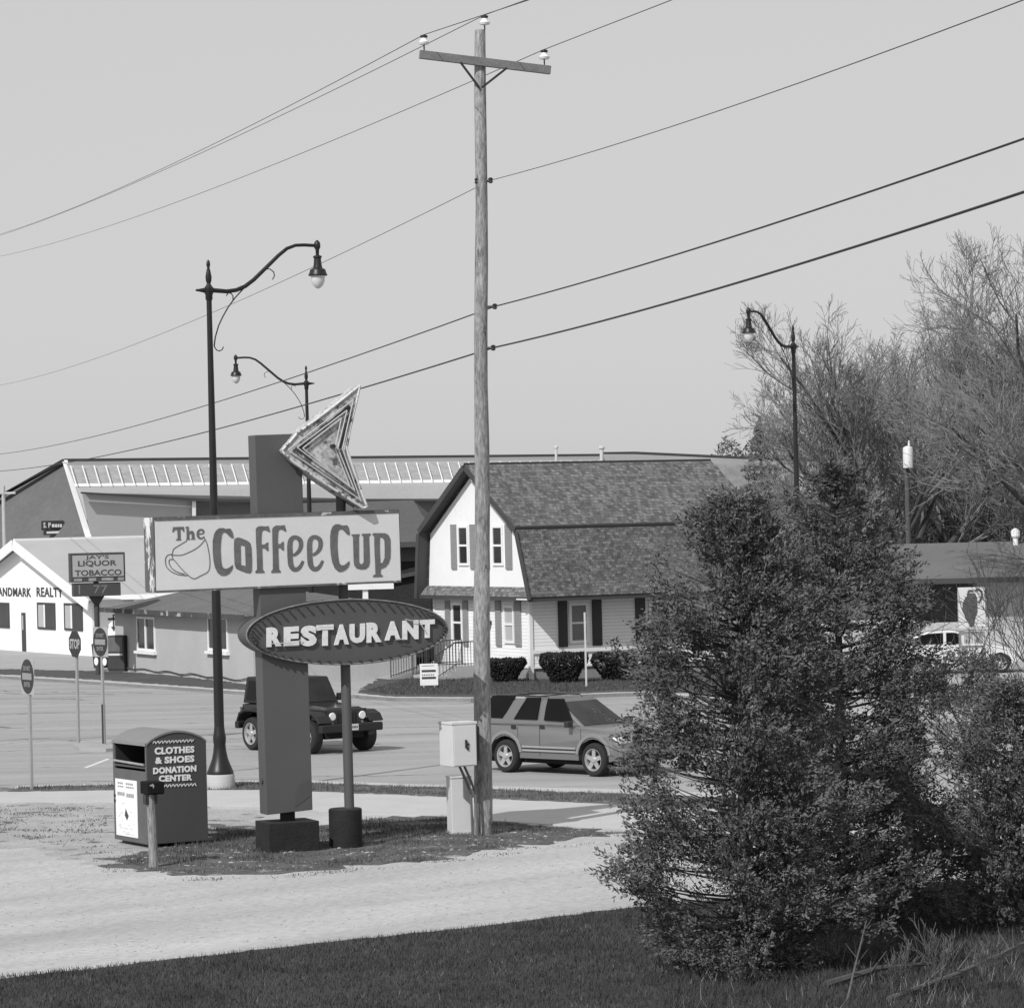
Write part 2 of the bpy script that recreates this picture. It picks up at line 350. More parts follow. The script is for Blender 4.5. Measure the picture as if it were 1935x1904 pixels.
tag(blades('kerbside_grass', sp, 12000, .03, .09, .008, m_bl2, .01, .2), 'thin ragged grass between kerb and pavement', 'grass')
dp = P((-20,1524),(200,1524),(205,1580),(120,1600),(-20,1570))
tag(blades('weeds', dp, 2600, .01, .035, .012, m_bl2, .005, .9), 'sparse weeds scattered over the bare dirt left of the donation bin', 'weeds')
def stones(name, poly, n, s0, s1, m, z, label, cat):
    xs = [p[0] for p in poly]; ys = [p[1] for p in poly]; x = rng.uniform(min(xs),max(xs),n*4); y = rng.uniform(min(ys),max(ys),n*4)
    k = in_poly(x,y,poly); x, y = x[k][:n], y[k][:n]; V = []; Fc = []
    for a, c in zip(x, y):
        s = rng.uniform(s0,s1)*rng.uniform(.5,1); i0 = len(V); q = rng.uniform(.6,1.3,6)*s; th = rng.uniform(0,6.28)
        for j,(dx,dy,dz) in enumerate(((1,0,.1),(0,1,.1),(-1,0,.1),(0,-1,.1),(0,0,.9),(.1,.2,-.5))): V.append((a+(dx*math.cos(th)-dy*math.sin(th))*q[j]*1.3, c+(dx*math.sin(th)+dy*math.cos(th))*q[j], z+dz*q[j]*.6))
        Fc += [(i0,i0+1,i0+4),(i0+1,i0+2,i0+4),(i0+2,i0+3,i0+4),(i0+3,i0,i0+4)]
    me = bpy.data.meshes.new(name); me.from_pydata(V,[],Fc); me.update(); me.materials.append(m); o = bpy.data.objects.new(name, me); COL.objects.link(o); return tag(o, label, cat, kind='stuff')
m_stone = mat('pale_stone', .30, .9, .3, 4)
stones('verge_gravel', P((190,1612),(400,1590),(620,1605),(860,1575),(1060,1565),(1190,1575),(892,1611),(684,1634),(427,1652),(257,1648)), 330, .010, .05, m_stone, .012, 'pale stones strewn through the patchy verge round the sign footings', 'stones')
stones('lot_stones', P((-60,1525),(205,1520),(210,1600),(420,1660),(900,1620),(1200,1580),(1250,1690),(600,1770),(-60,1840)), 2600, .006, .022, mat('lot_stone', .30, .9, .35, 4), .002, 'loose small stones scattered over the gravel lot', 'stones')
tag(blades('verge_tufts', vp, 9000, .05, .13, .008, mat('tuft_dark', .07, .8, .4, 2.5), .009, 1.35), 'darker taller tufts in the verge round the sign footings', 'grass')
ep_ = P((150,1600),(400,1580),(1180,1562),(1230,1578),(1044,1604),(892,1625),(684,1648),(427,1668),(200,1655))
tag(blades('verge_fringe', ep_, 7000, .008, .03, .012, m_bl2, .002, 1.1), 'thin stray grass creeping out of the verge onto the gravel', 'grass')
hp = P((690,1306),(736,1312),(890,1313),(1216,1303),(1300,1290),(1005,1282),(800,1275))
tag(blades('house_lawn_grass', hp, 16000, .04, .11, .012, mat('lawn2_blades', .075, .8, .3, 2), .008), 'mown grass in front of the gambrel house', 'grass')
# ------------------------------------------------------------------ gambrel house
m_white = mat('white_clapboard', .80, .6, .03, 2)
m_whsid = siding('white_siding', .78)
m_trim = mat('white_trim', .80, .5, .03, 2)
m_shing = shingles('roof_shingles', .125, 'xz', .15, .10, .42)
m_shingf = shingles('skirt_shingles', .16, 'yz', .2, .09, .45)
m_dkfas = mat('dark_fascia', .05, .7, .1, 2)
m_shutl = mat('grey_shutter', .26, .7, .08, 5); m_shutd = mat('dark_shutter', .035, .6, .1, 4)
m_pane = mat('window_pane', .03, .08, .4, 1.2); m_blind = mat('window_blind', .42, .6, .06, 3)
m_found = mat('foundation_block', .25, .9, .15, 2, bump=.01, bscale=20)
HF = Fr(G(1004,1286), 28)
house = thing('gambrel_house', HF, 'white gambrel roofed house with dark shingles and grey shutters, behind the power pole', 'house')
HL, HWd = 8.9, 7.1; EV = .85
yb, zb = -.02, 5.05            # knee of the gambrel on the near side
zr = 7.22; ze = 2.78; yc = HWd/2
prof = [(-EV,ze),(yb,zb),(yc,zr),(HWd-yb,zb),(HWd+.30,ze)]
# walls: lower storey, and the wider gable wall above the skirt roof
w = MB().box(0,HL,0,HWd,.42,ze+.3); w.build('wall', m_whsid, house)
g = MB().prism([(-EV+.22,3.13),(yb+.1,zb-.1),(yc,zr-.16),(HWd-yb-.1,zb-.1),(HWd+.12,3.13)], -.12, HL+.05, 'x'); g.build('gable_wall', m_white, house)
MB().box(.03,HL-.03,.03,HWd-.03,-.2,.42).build('foundation', m_found, house)
MB().box(-.035,.09,-.035,.0-.002,.0,ze).box(-.035,-.002,.0,.1,.0,ze).build('corner_board', m_trim, house)
MB().box(-.035,-.002,HWd-.1,HWd+.03,.42,ze).build('corner_board', m_trim, house)
def slab(a, b, th=.1):
    d = Vector((b[0]-a[0], b[1]-a[1])).normalized(); n = Vector((-d.y, d.x)) * th
    if n.y < 0: n = -n
    return [a, b, (b[0]+n.x, b[1]+n.y), (a[0]+n.x, a[1]+n.y)]
rf = MB()
X0, X1 = -.5, HL+.45
for i in range(4): rf.prism(slab(prof[i], prof[i+1]), X0, X1, 'x')
roof = rf.build('roof', m_shing, house)
kn = MB(); kn.prism([(yb-.11,zb-.03),(yb-.10,zb+.06),(yb-.01,zb+.125),(yb+.03,zb+.10),(yb+.03,zb+.02)], X0-.01, X1+.01, 'x'); kn.build('knee_flashing', mat('tar_black', .012, .9, .2, 3), roof)
MB().prism([(yc-.14,zr-.04),(yc,zr+.15),(yc+.14,zr-.04)], X0-.01, X1+.01, 'x').build('ridge_cap', MATS['tar_black'], roof)
fs = MB()
for i in range(4): fs.prism(slab((prof[i][0], prof[i][1]-.10), (prof[i+1][0], prof[i+1][1]-.10), .205), X0-.035, X0-.003, 'x')
fs.build('rake_board', m_dkfas, house)
sf = MB()
for i in range(4):  # dark soffit under the front overhang
    a, b2 = prof[i], prof[i+1]; sf.prism(slab((a[0], a[1]-.03), (b2[0], b2[1]-.03), .025), X0, -.13, 'x')
sf.build('soffit', m_dkfas, house)
MB().box(X0,X1,-EV-.06,-EV+.0,ze-.12,ze+.07).build('eave_board', m_dkfas, house)
MB().box(X0,X1,-EV,-.004,ze-.06,ze-.02).build('eave_soffit', m_trim, house)
sk = MB().prism([(-.40,2.80),(-.13,3.13),(-.13,2.98),(-.02,2.74),(-.40,2.72)], -EV-.02, HWd+.32, 'y')
sk.v = [(p[0], p[1], p[2]) for p in sk.v]; sk.build('skirt_roof', m_shingf, house)
MB().box(-.425,-.402,-EV-.02,HWd+.32,2.70,2.82).build('skirt_fascia', m_dkfas, house)
def window_x(x, y0, y1, z0, z1, fm=m_trim, pm=m_pane, low=m_pane):
    """window on the front wall (faces -x): y0<y1"""
    f = MB(); b = .085
    for a in ((y0-b,y0,z0-b,z1+b),(y1,y1+b,z0-b,z1+b),(y0,y1,z0-b,z0),(y0,y1,z1,z1+b),(y0,y1,(z0+z1)/2-.035,(z0+z1)/2+.035)): f.box(x-.05,x-.002,a[0],a[1],a[2],a[3])
    o = f.build('window', fm, house)
    MB().box(x-.02,x-.004,y0,y1,(z0+z1)/2+.035,z1).build('pane', pm, o); MB().box(x-.016,x-.004,y0,y1,z0,(z0+z1)/2-.035).build('pane', low, o)
def shutter_x(x, y0, y1, z0, z1, m=m_shutl):
    s = MB().box(x-.05,x-.004,y0,y1,z0,z1)
    for k in range(int((z1-z0)/.09)): s.box(x-.062,x-.051,y0+.05,y1-.05,z0+.05+k*.09,z0+.09+k*.09)
    s.build('shutter', m, house)
def zz(X, Y): return (790.4+X*.2533, 830+Y*.2533)
def hxw(X, Y, x): return HF.hx(*zz(X,Y), x)
# upper floor front
for (a, b2) in ((310,370),(565,627)):
    ya, _ = hxw(a,800,-.12); yb2, _ = hxw(b2,800,-.12); _, z1 = hxw(a,660,-.12); _, z0 = hxw(a,922,-.12)
    window_x(-.12, yb2, ya, z0, z1)
for (a, b2) in ((250,288),(392,430),(497,533),(655,701)):
    ya, _ = hxw(a,800,-.12); yb2, _ = hxw(b2,800,-.12); _, z1 = hxw(a,634,-.12); _, z0 = hxw(a,967,-.12)
    shutter_x(-.12, yb2, ya, z0, z1)
# ground floor front
for (a, b2, t0, t1, pm) in ((267,325,1235,1493,m_pane),(652,710,1255,1500,m_blind)):
    ya, _ = hxw(a,1350,0); yb2, _ = hxw(b2,1350,0); _, z1 = hxw(a,t0,0); _, z0 = hxw(a,t1,0)
    window_x(0, yb2, ya, z0, z1, pm=pm, low=pm)
for (a, b2) in ((208,242),(340,375),(582,622),(725,770)):
    ya, _ = hxw(a,1350,0); yb2, _ = hxw(b2,1350,0); _, z1 = hxw(a,1203,0); _, z0 = hxw(a,1540,0)
    shutter_x(0, yb2, ya, z0, min(z1, 2.66))
ya, _ = hxw(430,1400,0); yb2, _ = hxw(540,1400,0)
dr = MB().box(-.05,-.004,yb2,ya,.45,2.5).build('door', mat('door_white', .7, .5, .04, 2), house)
MB().box(-.07,-.052,yb2+.12,ya-.12,1.4,2.3).build('pane', m_pane, dr); MB().lathe([(.03,-.12),(.03,-.06)], (0,yb2+.07,1.3), 10, 'x').build('handle', m_dkfas, dr)
wl, _ = hxw(545,1400,0)
lm = MB(); lm.box(-.16,-.004,wl-.05,wl+.05,1.85,1.95); lm.lathe([(.03,1.8),(.07,1.84),(.07,2.1),(.02,2.17)], (-.18,wl,0), 8); lm.build('wall_lantern', m_dkfas, house)
# side wall
def hyw(X, Y, y=0): return HF.hy(*zz(X,Y), y)
x0, _ = hyw(1143,1400); x1, _ = hyw(1250,1400); _, z1 = hyw(1143,1240); _, z0 = hyw(1143,1500)
def window_y(par, x0, x1, z0, z1, y=0, fm=m_trim, pm=m_pane, b=.1, mull=True):
    f = MB()
    rr = [(x0-b,x0,z0-b,z1+b),(x1,x1+b,z0-b,z1+b),(x0,x1,z0-b,z0),(x0,x1,z1,z1+b)]
    if mull: rr.append((x0,x1,(z0+z1)/2-.03,(z0+z1)/2+.03))
    for a in rr: f.box(a[0],a[1],y-.05,y-.002,a[2],a[3])
    o = f.build('window', fm, par); MB().box(x0,x1,y-.018,y-.004,z0,z1).build('pane', pm, o); return o
m_pane2 = mat('curtained_pane', .16, .3, .15, 1.5)
window_y(house, x0, x1, z0, z1, 0, pm=m_pane2)
for a, b2 in ((1043,1110),(1297,1367)):
    s0, _ = hyw(a,1400); s1, _ = hyw(b2,1400); s = MB().box(s0,s1,-.05,-.004,z0-.2,2.66)
    for k in range(16): s.box(s0+.05,s1-.05,-.062,-.051,z0-.15+k*.1,z0-.1+k*.1)
    s.build('shutter', m_shutd, house)
wx = x0
for dx in (3.1,): # further window and shutters, partly behind the tree
    window_y(house, x0+dx, x1+dx, z0, z1, 0, pm=m_pane2)
    for q in (-.62, .98): MB().box(x0+dx+q,x0+dx+q+.38,-.05,-.004,z0-.2,2.66).build('shutter', m_shutd, house)
_, zt = hyw(1400,1562); MB().box(.1,HL,-.05,-.004,zt-.06,zt+.06).build('sill_band', m_trim, house)
MB().box(.1,HL,-.03,-.004,.40,.47).build('water_table', m_trim, house)
# front steps with railings (left of the door, at the front)
y5, _ = HF.hx(892,1265,-1.2)
st = thing('front_steps', Fr(HF.w(-.05, 3.4), 28), 'concrete front steps with dark metal railings at the white house door', 'steps')
s = MB()
s.box(-1.2,0,-.3,1.6,-.2,.42)
for k in range(2): s.box(-1.2-.35*(k+1),-1.2-.35*k-.001,-.3,1.6,-.2,.42-.14*(k+1))
s.build('tread', mat('step_concrete', .4, .9, .08, 3), st)
rl = MB()
def rail(mb, p, q, h=.85, n=12):
    p = Vector(p); q = Vector(q)
    mb.tube([p+Vector((0,0,h)), q+Vector((0,0,h))], .022, 6); mb.tube([p+Vector((0,0,.1)), q+Vector((0,0,.1))], .016, 6)
    for i in range(n+1):
        c = p.lerp(q, i/n); mb.tube([c, c+Vector((0,0,h))], .012 if 0 < i < n else .022, 5)
rail(rl, (-1.15,1.55,.42), (0,1.55,.42), n=10); rl.build('railing', m_dkfas, st)
rl = MB(); rail(rl, (-1.15,-.25,.42), (0,-.25,.42), n=10); rail(rl, (-1.9,-.25,.0), (-1.15,-.25,.42), n=6); rl.build('railing', m_dkfas, st)
rl = MB(); rail(rl, (-1.9,1.55,.0), (-1.15,1.55,.42), n=6); rl.build('railing', m_dkfas, st)
pr = MB(); pr.prism([(-1.2,-.2),(-1.2,.40),(-2.7,.02),(-2.7,-.2)], 1.75, 3.0, 'y'); pr.box(-1.2,0,1.62,3.0,-.2,.40); rampo = pr.build('ramp', mat('ramp_concrete', .3, .9, .1, 3), st)
rl = MB(); rail(rl, (-2.6,1.85,.02), (-1.2,1.85,.4), h=.9, n=14); rl.build('railing', m_dkfas, st)
# ------------------------------------------------------------------ white realty building
WBp = G(176,1239)
WF = Fr(WBp, -62)            # x runs along the front towards the camera-right; front faces -y of the frame
def z6(X, Y): return (X*.14115, 1011.7+Y*.14115)      # close-up of the left edge
def w6(X, Y, y=0): return WF.hy(*z6(X,Y), y)
wb = thing('white_gabled_building', WF, 'bright white gabled shop front with painted realty lettering, far left', 'building')
m_wpaint = mat('white_stucco', .86, .7, .02, 2)
pk = w6(305,100); ez = w6(1240,860)
xr = 0.0; xp = pk[0]; xl = 2*xp; zp = pk[1]; zev = 2.55
LB = 13.0
print('white bldg', xp, zp, ez)
MB().prism([(xl,-.2),(xr,-.2),(xr,zev),(xp,zp-.1),(xl,zev)], 0, LB, 'y').build('wall', m_wpaint, wb)
rf = MB(); rf.prism(slab((xl-.6,zev-.25*0-.2),(xp,zp), .14), -.45, LB+.4, 'y'); rf.prism(slab((xp,zp),(xr+.75,zev-.3), .14), -.45, LB+.4, 'y')
rf.build('roof', mat('light_metal_roof', .40, .6, .05, .6), wb)
rk = MB(); rk.prism(slab((xl-.6,zev-.5),(xp,zp-.3), .46), -.5, -.455, 'y'); rk.prism(slab((xp,zp-.3),(xr+.75,zev-.6), .46), -.5, -.455, 'y')
rk.build('rake_board', m_trim, wb)
MB().box(xp-.12,xp+.12,-.4,LB+.4,zp+.1,zp+.2).build('ridge_cap', m_trim, wb)
def wwin(a, b2, t, u_):
    p = w6(a, t); q = w6(b2, u_)
    x0, x1, z0, z1 = p[0], q[0], q[1], p[1]
    f = MB(); b = .09
    for r4 in ((x0-b,x0,z0-b,z1+b),(x1,x1+b,z0-b,z1+b),(x0,x1,z0-b,z0),(x0,x1,z1,z1+b)): f.box(r4[0],r4[1],-.05,-.002,r4[2],r4[3])
    o = f.build('window', m_dkfas, wb)
    MB().box(x0,x0+(x1-x0)*.42,-.03,-.004,z0,z1).build('pane', m_blind, o); MB().box(x0+(x1-x0)*.42,x1,-.022,-.004,z0,z1).build('pane', m_pane, o)
    MB().box(x0+(x1-x0)*.36,x0+(x1-x0)*.44,-.05,-.032,z0,z1).build('mullion', m_trim, o)
wwin(-150,125,915,1210); wwin(515,740,920,1232); wwin(875,1105,930,1248)
p = w6(300,1030); q = w6(355,1555)
d = MB().box(p[0],q[0],-.06,-.004,0,p[1]).build('door', m_dkfas, wb); MB().box(p[0]+.12,q[0]-.15,-.075,-.062,.95,p[1]-.12).build('pane', m_blind, d)
lt = MB()
pA = w6(-62,690); pB = w6(420,820); pC = w6(492,690); pD = w6(845,825)
text(lt, 'LANDMARK', rect_y(pA[0],pB[0],pB[1],pA[1],-.012,.01), .02, .02, 1.1); text(lt, 'REALTY', rect_y(pC[0],pD[0],pD[1],pC[1],-.012,.01), .02, .02, 1.1)
lt.build('lettering', m_dkfas, wb)
# side annex sign on the short wall to the right
an = Fr(WF.w(0,.0,0), -4)
p = an.hy(*z6(1395,980)); q = an.hy(*z6(1250,1250)); 
a0 = thing('white_annex', Fr(WF.w(.1,.35,0), 0), 'narrow white and ribbed grey annex squeezed between the realty shop and the stucco shop', 'building')
MB().box(0,2.2,0,3,-.2,2.35).build('wall', m_wpaint, a0)
rb = MB()
for k in range(10): rb.box(2.2+k*.16,2.2+k*.16+.11,-.04,.0,-.1,2.3)
rb.box(2.2,3.9,.002,3,-.2,2.3); rb.build('ribbed_panel', mat('ribbed_metal', .45, .5, .08, 3), a0)
MB().box(-.2,4.0,-.3,3.2,2.36,2.55).build('roof', m_trim, a0)
l2 = MB(); l2.box(.3,.6,-.02,-.004,1.5,1.58); l2.box(.5,1.2,-.02,-.004,1.68,1.74); l2.box(.5,.56,-.02,-.004,1.2,1.66); l2.prism([(.42,1.22),(.64,1.22),(.53,1.02)],-.02,-.004); l2.box(.95,1.0,-.02,-.004,1.3,1.66)
l2.build('lettering', m_dkfas, a0)
# ------------------------------------------------------------------ stucco shop
SF = Fr(G(219,1265), 0)
e1 = G(476,1292); dv = (e1 - SF.o); SF = Fr(SF.o, math.degrees(math.atan2(dv.y, dv.x)))
def z1(X, Y): return (X*.2533, 830+Y*.2533)
def s1(X, Y, y=0): return SF.hy(*z1(X,Y), y)
sb = thing('stucco_shop', SF, 'low pale stucco shop with a dark eave and two narrow white windows', 'building')
SLN = 15.6; SWD = 6.0
zev = s1(865,1262)[1]; print('stucco', SF.a, zev, dv.length)
MB().box(0,SLN,0,SWD,-.2,zev).build('wall', mat('grey_stucco', .42, .9, .07, .8, bump=.006, bscale=30, fine=.06, fscale=12), sb)
# low hipped roof
ov = .45; hr = zev+.85
v = [(-ov,-ov,zev),(SLN+ov,-ov,zev),(SLN+ov,SWD+ov,zev),(-ov,SWD+ov,zev),(3.0,SWD/2,hr),(SLN-6.5,SWD/2,hr)]
MB().add(v, [(0,1,5,4),(1,2,5),(2,3,4,5),(3,0,4),(3,2,1,0)]).build('roof', mat('old_roofing', .115, .9, .15, .6, fine=.1, fscale=8), sb)
MB().box(-ov-.03,SLN+ov+.03,-ov-.05,-ov-.004,zev-.12,zev+.05).box(-ov-.05,-ov-.004,-ov,SWD+ov,zev-.12,zev+.05).build('eave_board', mat('worn_eave', .06, .8, .3, 2, spots=(1.5,.6,.4)), sb)
for a, b2 in ((1030,1158),(1560,1700)):
    p = s1(a,1335); q = s1(b2,1565); x0, x1, zA, zB = p[0], q[0], q[1], p[1]
    o = window_y(sb, x0, x1, zA, zB, 0, b=.09, mull=False)
    MB().box((x0+x1)/2-.07,(x0+x1)/2+.07,-.06,-.02,zA,zB).build('mullion', m_trim, o)
    MB().box(x0-.2,x1+.2,-.14,-.002,zA-.2,zA-.1).build('sill', m_trim, o)
wr = MB(); pts = [(0,-.05,.25)]
for k in range(1,26): pts.append((k*.6, -.05, .12+.035*math.sin(k*1.3)*(1 if k % 5 else 2)))
wr.tube(pts, .02, 5); wr.build('cable_on_wall', m_dkfas, sb)
# dark machines between the buildings
def cabinet(name, px, py, w_, d_, h_, label, cat, yaw=-25):
    fr = Fr(G(px,py), yaw); t_ = thing(name, fr, label, cat)
    m_ = mat('dark_steel', .045, .5, .15, 3)
    MB().box(0,w_,0,d_,.06,h_).build('body', m_, t_, bevel=.02)
    MB().box(.05,w_-.05,-.025,-.002,h_*.55,h_-.06).build('front_panel', mat('dull_panel', .12, .5, .2, 4), t_)
    MB().box(.06,w_-.06,-.03,-.002,h_*.44,h_*.5).build('tray', mat('bright_steel', .6, .3, .05, 4), t_); MB().box(.03,w_-.03,.03,d_-.03,0,.06).build('feet', m_dkfas, t_)
cabinet('vending_cabinet', 203,1268, .75,.7,1.35, 'tall dark vending cabinet against the left end of the stucco shop', 'cabinet')
wb2 = thing('wheelie_bin', Fr(G(174,1266),-20), 'small dark wheeled bin left of the vending cabinet', 'bin')
MB().add([(.05,.05,.08),(.45,.05,.08),(.45,.5,.08),(.05,.5,.08),(0,0,.95),(.55,0,.95),(.55,.6,.95),(0,.6,.95)],[(0,3,2,1),(4,5,6,7),(0,1,5,4),(1,2,6,5),(2,3,7,6),(3,0,4,7)]).build('body', mat('bin_plastic', .05, .6, .1, 4), wb2)
MB().prism([(-.03,.955),(.58,.955),(.5,1.05),(.1,1.05)], -.02, .6, 'y').build('lid', m_dkfas, wb2)
MB().lathe([(.1,.02),(.1,.08)], (0,.45,.1), 12, 'x').lathe([(.1,.47),(.1,.53)], (0,.45,.1), 12, 'x').build('wheel', m_dkfas, wb2)
# ------------------------------------------------------------------ dark building between the signs and the house
DF = Fr(G(792,1262), 28); 
def z2(X, Y): return (442.6+X*.2533, 711.4+Y*.2533)
D0 = AT(640,1235,132)
DF = Fr((D0.x, D0.y, 0), -4)
db = thing('dark_roofed_building', DF, 'wide dark roofed building with walls toned dark for shade, behind the coffee sign', 'building')
def d2(X, Y, y=0): return DF.hy(*z2(X,Y), y)
pL = DF.hy(560,1025,-1)
x_l = d2(200,1000,3)[0]; x_r = d2(1545,985,3)[0]; ztop = d2(1000,930,3)[1]; zeav = d2(1250,1245,0)[1]; zlow = d2(1255,1400,0)[1]
print('dark', x_l, x_r, ztop, zeav, zlow)
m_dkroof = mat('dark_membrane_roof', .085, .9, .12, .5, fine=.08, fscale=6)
MB().box(x_l,x_r-.3,.8,9,-.2,zeav).build('wall', mat('shade_tone_brick', .018, .9, .25, 2, fine=.3, fscale=10), db)  # sun reaches this wall, so its shade is put into the colour
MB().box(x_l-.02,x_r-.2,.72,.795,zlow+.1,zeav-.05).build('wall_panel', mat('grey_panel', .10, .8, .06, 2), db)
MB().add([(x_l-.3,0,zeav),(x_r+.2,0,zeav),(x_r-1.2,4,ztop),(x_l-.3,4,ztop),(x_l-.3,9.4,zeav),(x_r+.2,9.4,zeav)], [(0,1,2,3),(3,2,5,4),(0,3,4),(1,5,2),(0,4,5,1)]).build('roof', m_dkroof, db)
MB().box(x_l-.35,x_r+.25,-.06,-.003,zeav-.14,zeav+.06).build('gutter', m_dkfas, db)
aw = MB(); aw.prism([(x_l+5,zlow-.5),(x_l+9.5,zlow+.25),(x_r,zlow+.32),(x_r,zlow+.18),(x_l+9.5,zlow+.1),(x_l+5,zlow-.66)], .55, .715, 'y'); aw.build('lower_fascia', m_dkfas, db)
MB().box(.6,1.7,.74,.797,0,2.1).build('door', mat('grey_door', .2, .6, .05, 2), db)
MB().box(2.6,4.4,.74,.797,.9,2.0).build('window', m_pane, db)
# ------------------------------------------------------------------ warehouse
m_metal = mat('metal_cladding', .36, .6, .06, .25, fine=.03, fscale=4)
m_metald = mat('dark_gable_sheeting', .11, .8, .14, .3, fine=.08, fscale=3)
def rw(X, Y, d): return tuple(AT(X,Y,d))
WH = thing('warehouse', (0,0,0), 'huge metal warehouse with a band of ribbed skylight panels along its roof', 'warehouse')
dA = 186
def dep(x, base=dA, k=.016): return base + (x-120)*k
def wpt(x, y, off=0): return rw(x, y, dep(x)+off)
def fill(mb, pts, back=.3):
    n = len(pts); q = [(p[0], p[1]+back, p[2]) for p in pts]
    mb.add(list(pts)+q, [tuple(range(n)), tuple(range(2*n-1,n-1,-1))]+[(i,i+n,(i+1)%n+n,(i+1)%n) for i in range(n)])
# end face (dark sheeting) sloping from the ridge end
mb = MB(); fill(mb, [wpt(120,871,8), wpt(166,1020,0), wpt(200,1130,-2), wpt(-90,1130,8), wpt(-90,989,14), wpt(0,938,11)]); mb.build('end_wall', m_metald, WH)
mb = MB(); fill(mb, [wpt(117,869,7.6), wpt(127,869,7.6), wpt(175,1020,-.4), wpt(205,1125,-2.4), wpt(196,1125,-2.4), wpt(163,1020,-.4)], .2); mb.build('corner_flashing', m_trim, WH)
mb = MB(); fill(mb, [wpt(-90,985,13), wpt(0,934,10), wpt(118,867,7.4), wpt(122,872,7.4), wpt(0,940,10), wpt(-90,991,13)], .4); mb.build('rake_board', m_dkfas, WH)
# roof: ridge cap, ridge strip, ribbed skylights, lower strip
yt = lambda x: 867.5 - (x-120)*.0092
mb = MB(); fill(mb, [wpt(120,yt(120)-1,8), wpt(1140,yt(1140)-1,8), wpt(1140,yt(1140)+4,8), wpt(122,yt(120)+5,8)], 1); mb.build('ridge_cap', m_dkfas, WH)
mb = MB(); fill(mb, [wpt(122,yt(120)+4.5,7.9), wpt(1140,yt(1140)+3.5,7.9), wpt(1140,yt(1140)+10,6.6), wpt(127,yt(120)+12,6.6)], .2); mb.build('ridge_strip', mat('mid_metal', .24, .6, .05, .5), WH)
sk_ = MB(); fill(sk_, [wpt(127,yt(120)+11.5,6.5), wpt(1130,yt(1130)+10,6.5), wpt(1130,yt(1130)+46,2.5), wpt(141,yt(141)+47,2.5)], .15)
m_sky = mat('ribbed_skylight', .33, .5, .16, 2.2, fine=.12, fscale=2.5); skl = sk_.build('skylight_band', m_sky, WH)
ribs = MB(); x = 132.0
while x < 1125:
    w_ = 1.6; t0 = yt(x)+11.5; ribs_pts = [wpt(x,t0+.5,5.6), wpt(x+w_+.6,t0+.5,5.6), wpt(x+w_+10.6,t0+34.5,1.6), wpt(x+10,t0+34.5,1.6)]
    fill(ribs, ribs_pts, .12); x += 22.7 - (x/1125)*4
ribs.build('skylight_ribs', m_trim, skl)
mb = MB(); fill(mb, [wpt(140,yt(140)+46.5,2.4), wpt(1140,yt(1140)+45,2.4), wpt(1140,yt(1140)+50,2.0), wpt(142,yt(140)+51.5,2.0)], .25); mb.build('gutter_trim', m_trim, WH)
mb = MB(); fill(mb, [wpt(142,yt(140)+51,2.2), wpt(1240,yt(1240)+49,2.2), wpt(1240,948,0), wpt(830,945,0), wpt(390,946,0), wpt(160,931,0)], .3); mb.build('lower_roof', m_metal, WH)
mb = MB(); fill(mb, [wpt(152,929,-.4), wpt(390,942.5,-.4), wpt(830,942,-.4), wpt(1240,946,-.4), wpt(1240,950,-.4), wpt(830,947,-.4), wpt(390,948,-.4), wpt(153,932.5,-.4)], .35); mb.build('eave_gutter', m_dkfas, WH)
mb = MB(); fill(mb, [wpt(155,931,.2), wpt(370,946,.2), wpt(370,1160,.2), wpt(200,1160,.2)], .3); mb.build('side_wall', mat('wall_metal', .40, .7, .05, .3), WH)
mb = MB(); fill(mb, [wpt(370,945,.1), wpt(1300,947,.1), wpt(1300,1200,.1), wpt(370,1200,.1)], .3); mb.build('shaded_wall', mat('wall_metal_shade', .10, .7, .15, .3), WH)  # same wall metal, its shade painted as a darker tone
mb = MB(); fill(mb, [wpt(363,946,-.2), wpt(370,946,-.2), wpt(370,1120,-.2), wpt(363,1120,-.2)], .2); mb.build('downpipe', m_trim, WH)
# right wing with light wall
mb = MB(); fill(mb, [wpt(1140,858,8), wpt(1200,858,8), wpt(1400,867,8), wpt(1520,872,8), wpt(1800,872,8), wpt(1800,866,8), wpt(1520,866.5,8), wpt(1400,862,8), wpt(1200,853,8), wpt(1140,854,8)], 1); mb.build('ridge_cap', m_dkfas, WH)
mb = MB(); fill(mb, [wpt(1140,858,7.5), wpt(1200,858,7.5), wpt(1400,867,7.5), wpt(1520,872,7.5), wpt(1800,872,7.5), wpt(1800,1160,6), wpt(1140,1160,6)], .3); mb.build('wing_wall', mat('wing_metal', .38, .7, .06, .4), WH)
mb = MB(); fill(mb, [wpt(1275,875,7.2), wpt(1345,876,7.2), wpt(1345,890,6.9), wpt(1265,890,6.9)], .15); mb.build('skylight_band', m_sky, WH)
mb = MB(); fill(mb, [wpt(1352,877,7.2), wpt(1450,881,7.2), wpt(1450,925,6.9), wpt(1390,925,6.9)], .15); mb.build('skylight_band', m_sky, WH)
mb = MB(); fill(mb, [wpt(1458,876,7.1), wpt(1461,876,7.1), wpt(1461,980,6.9), wpt(1458,980,6.9)], .15); mb.build('downpipe', m_trim, WH)
for X, y0, y1, r2 in ((1051,846,893,.085),(1137,847,893,.12)):
    a = wpt(X,y0,5.5); c = wpt(X,y1,5.5); tb = MB().tube([c,a], r2, 10); tb.lathe([(r2*1.3,a[2]-.05),(r2*1.6,a[2]),(r2*1.6,a[2]+.08),(r2,a[2]+.14)], (a[0],a[1],0), 10); tb.build('vent_pipe', mat('galvanised', .5, .5, .08, 3), WH)
mb = MB(); fill(mb, [wpt(1254,876,5.6), wpt(1261,876,5.6), wpt(1260,893,5.6), wpt(1252,893,5.6)], .2); mb.build('vent_box', m_trim, WH)
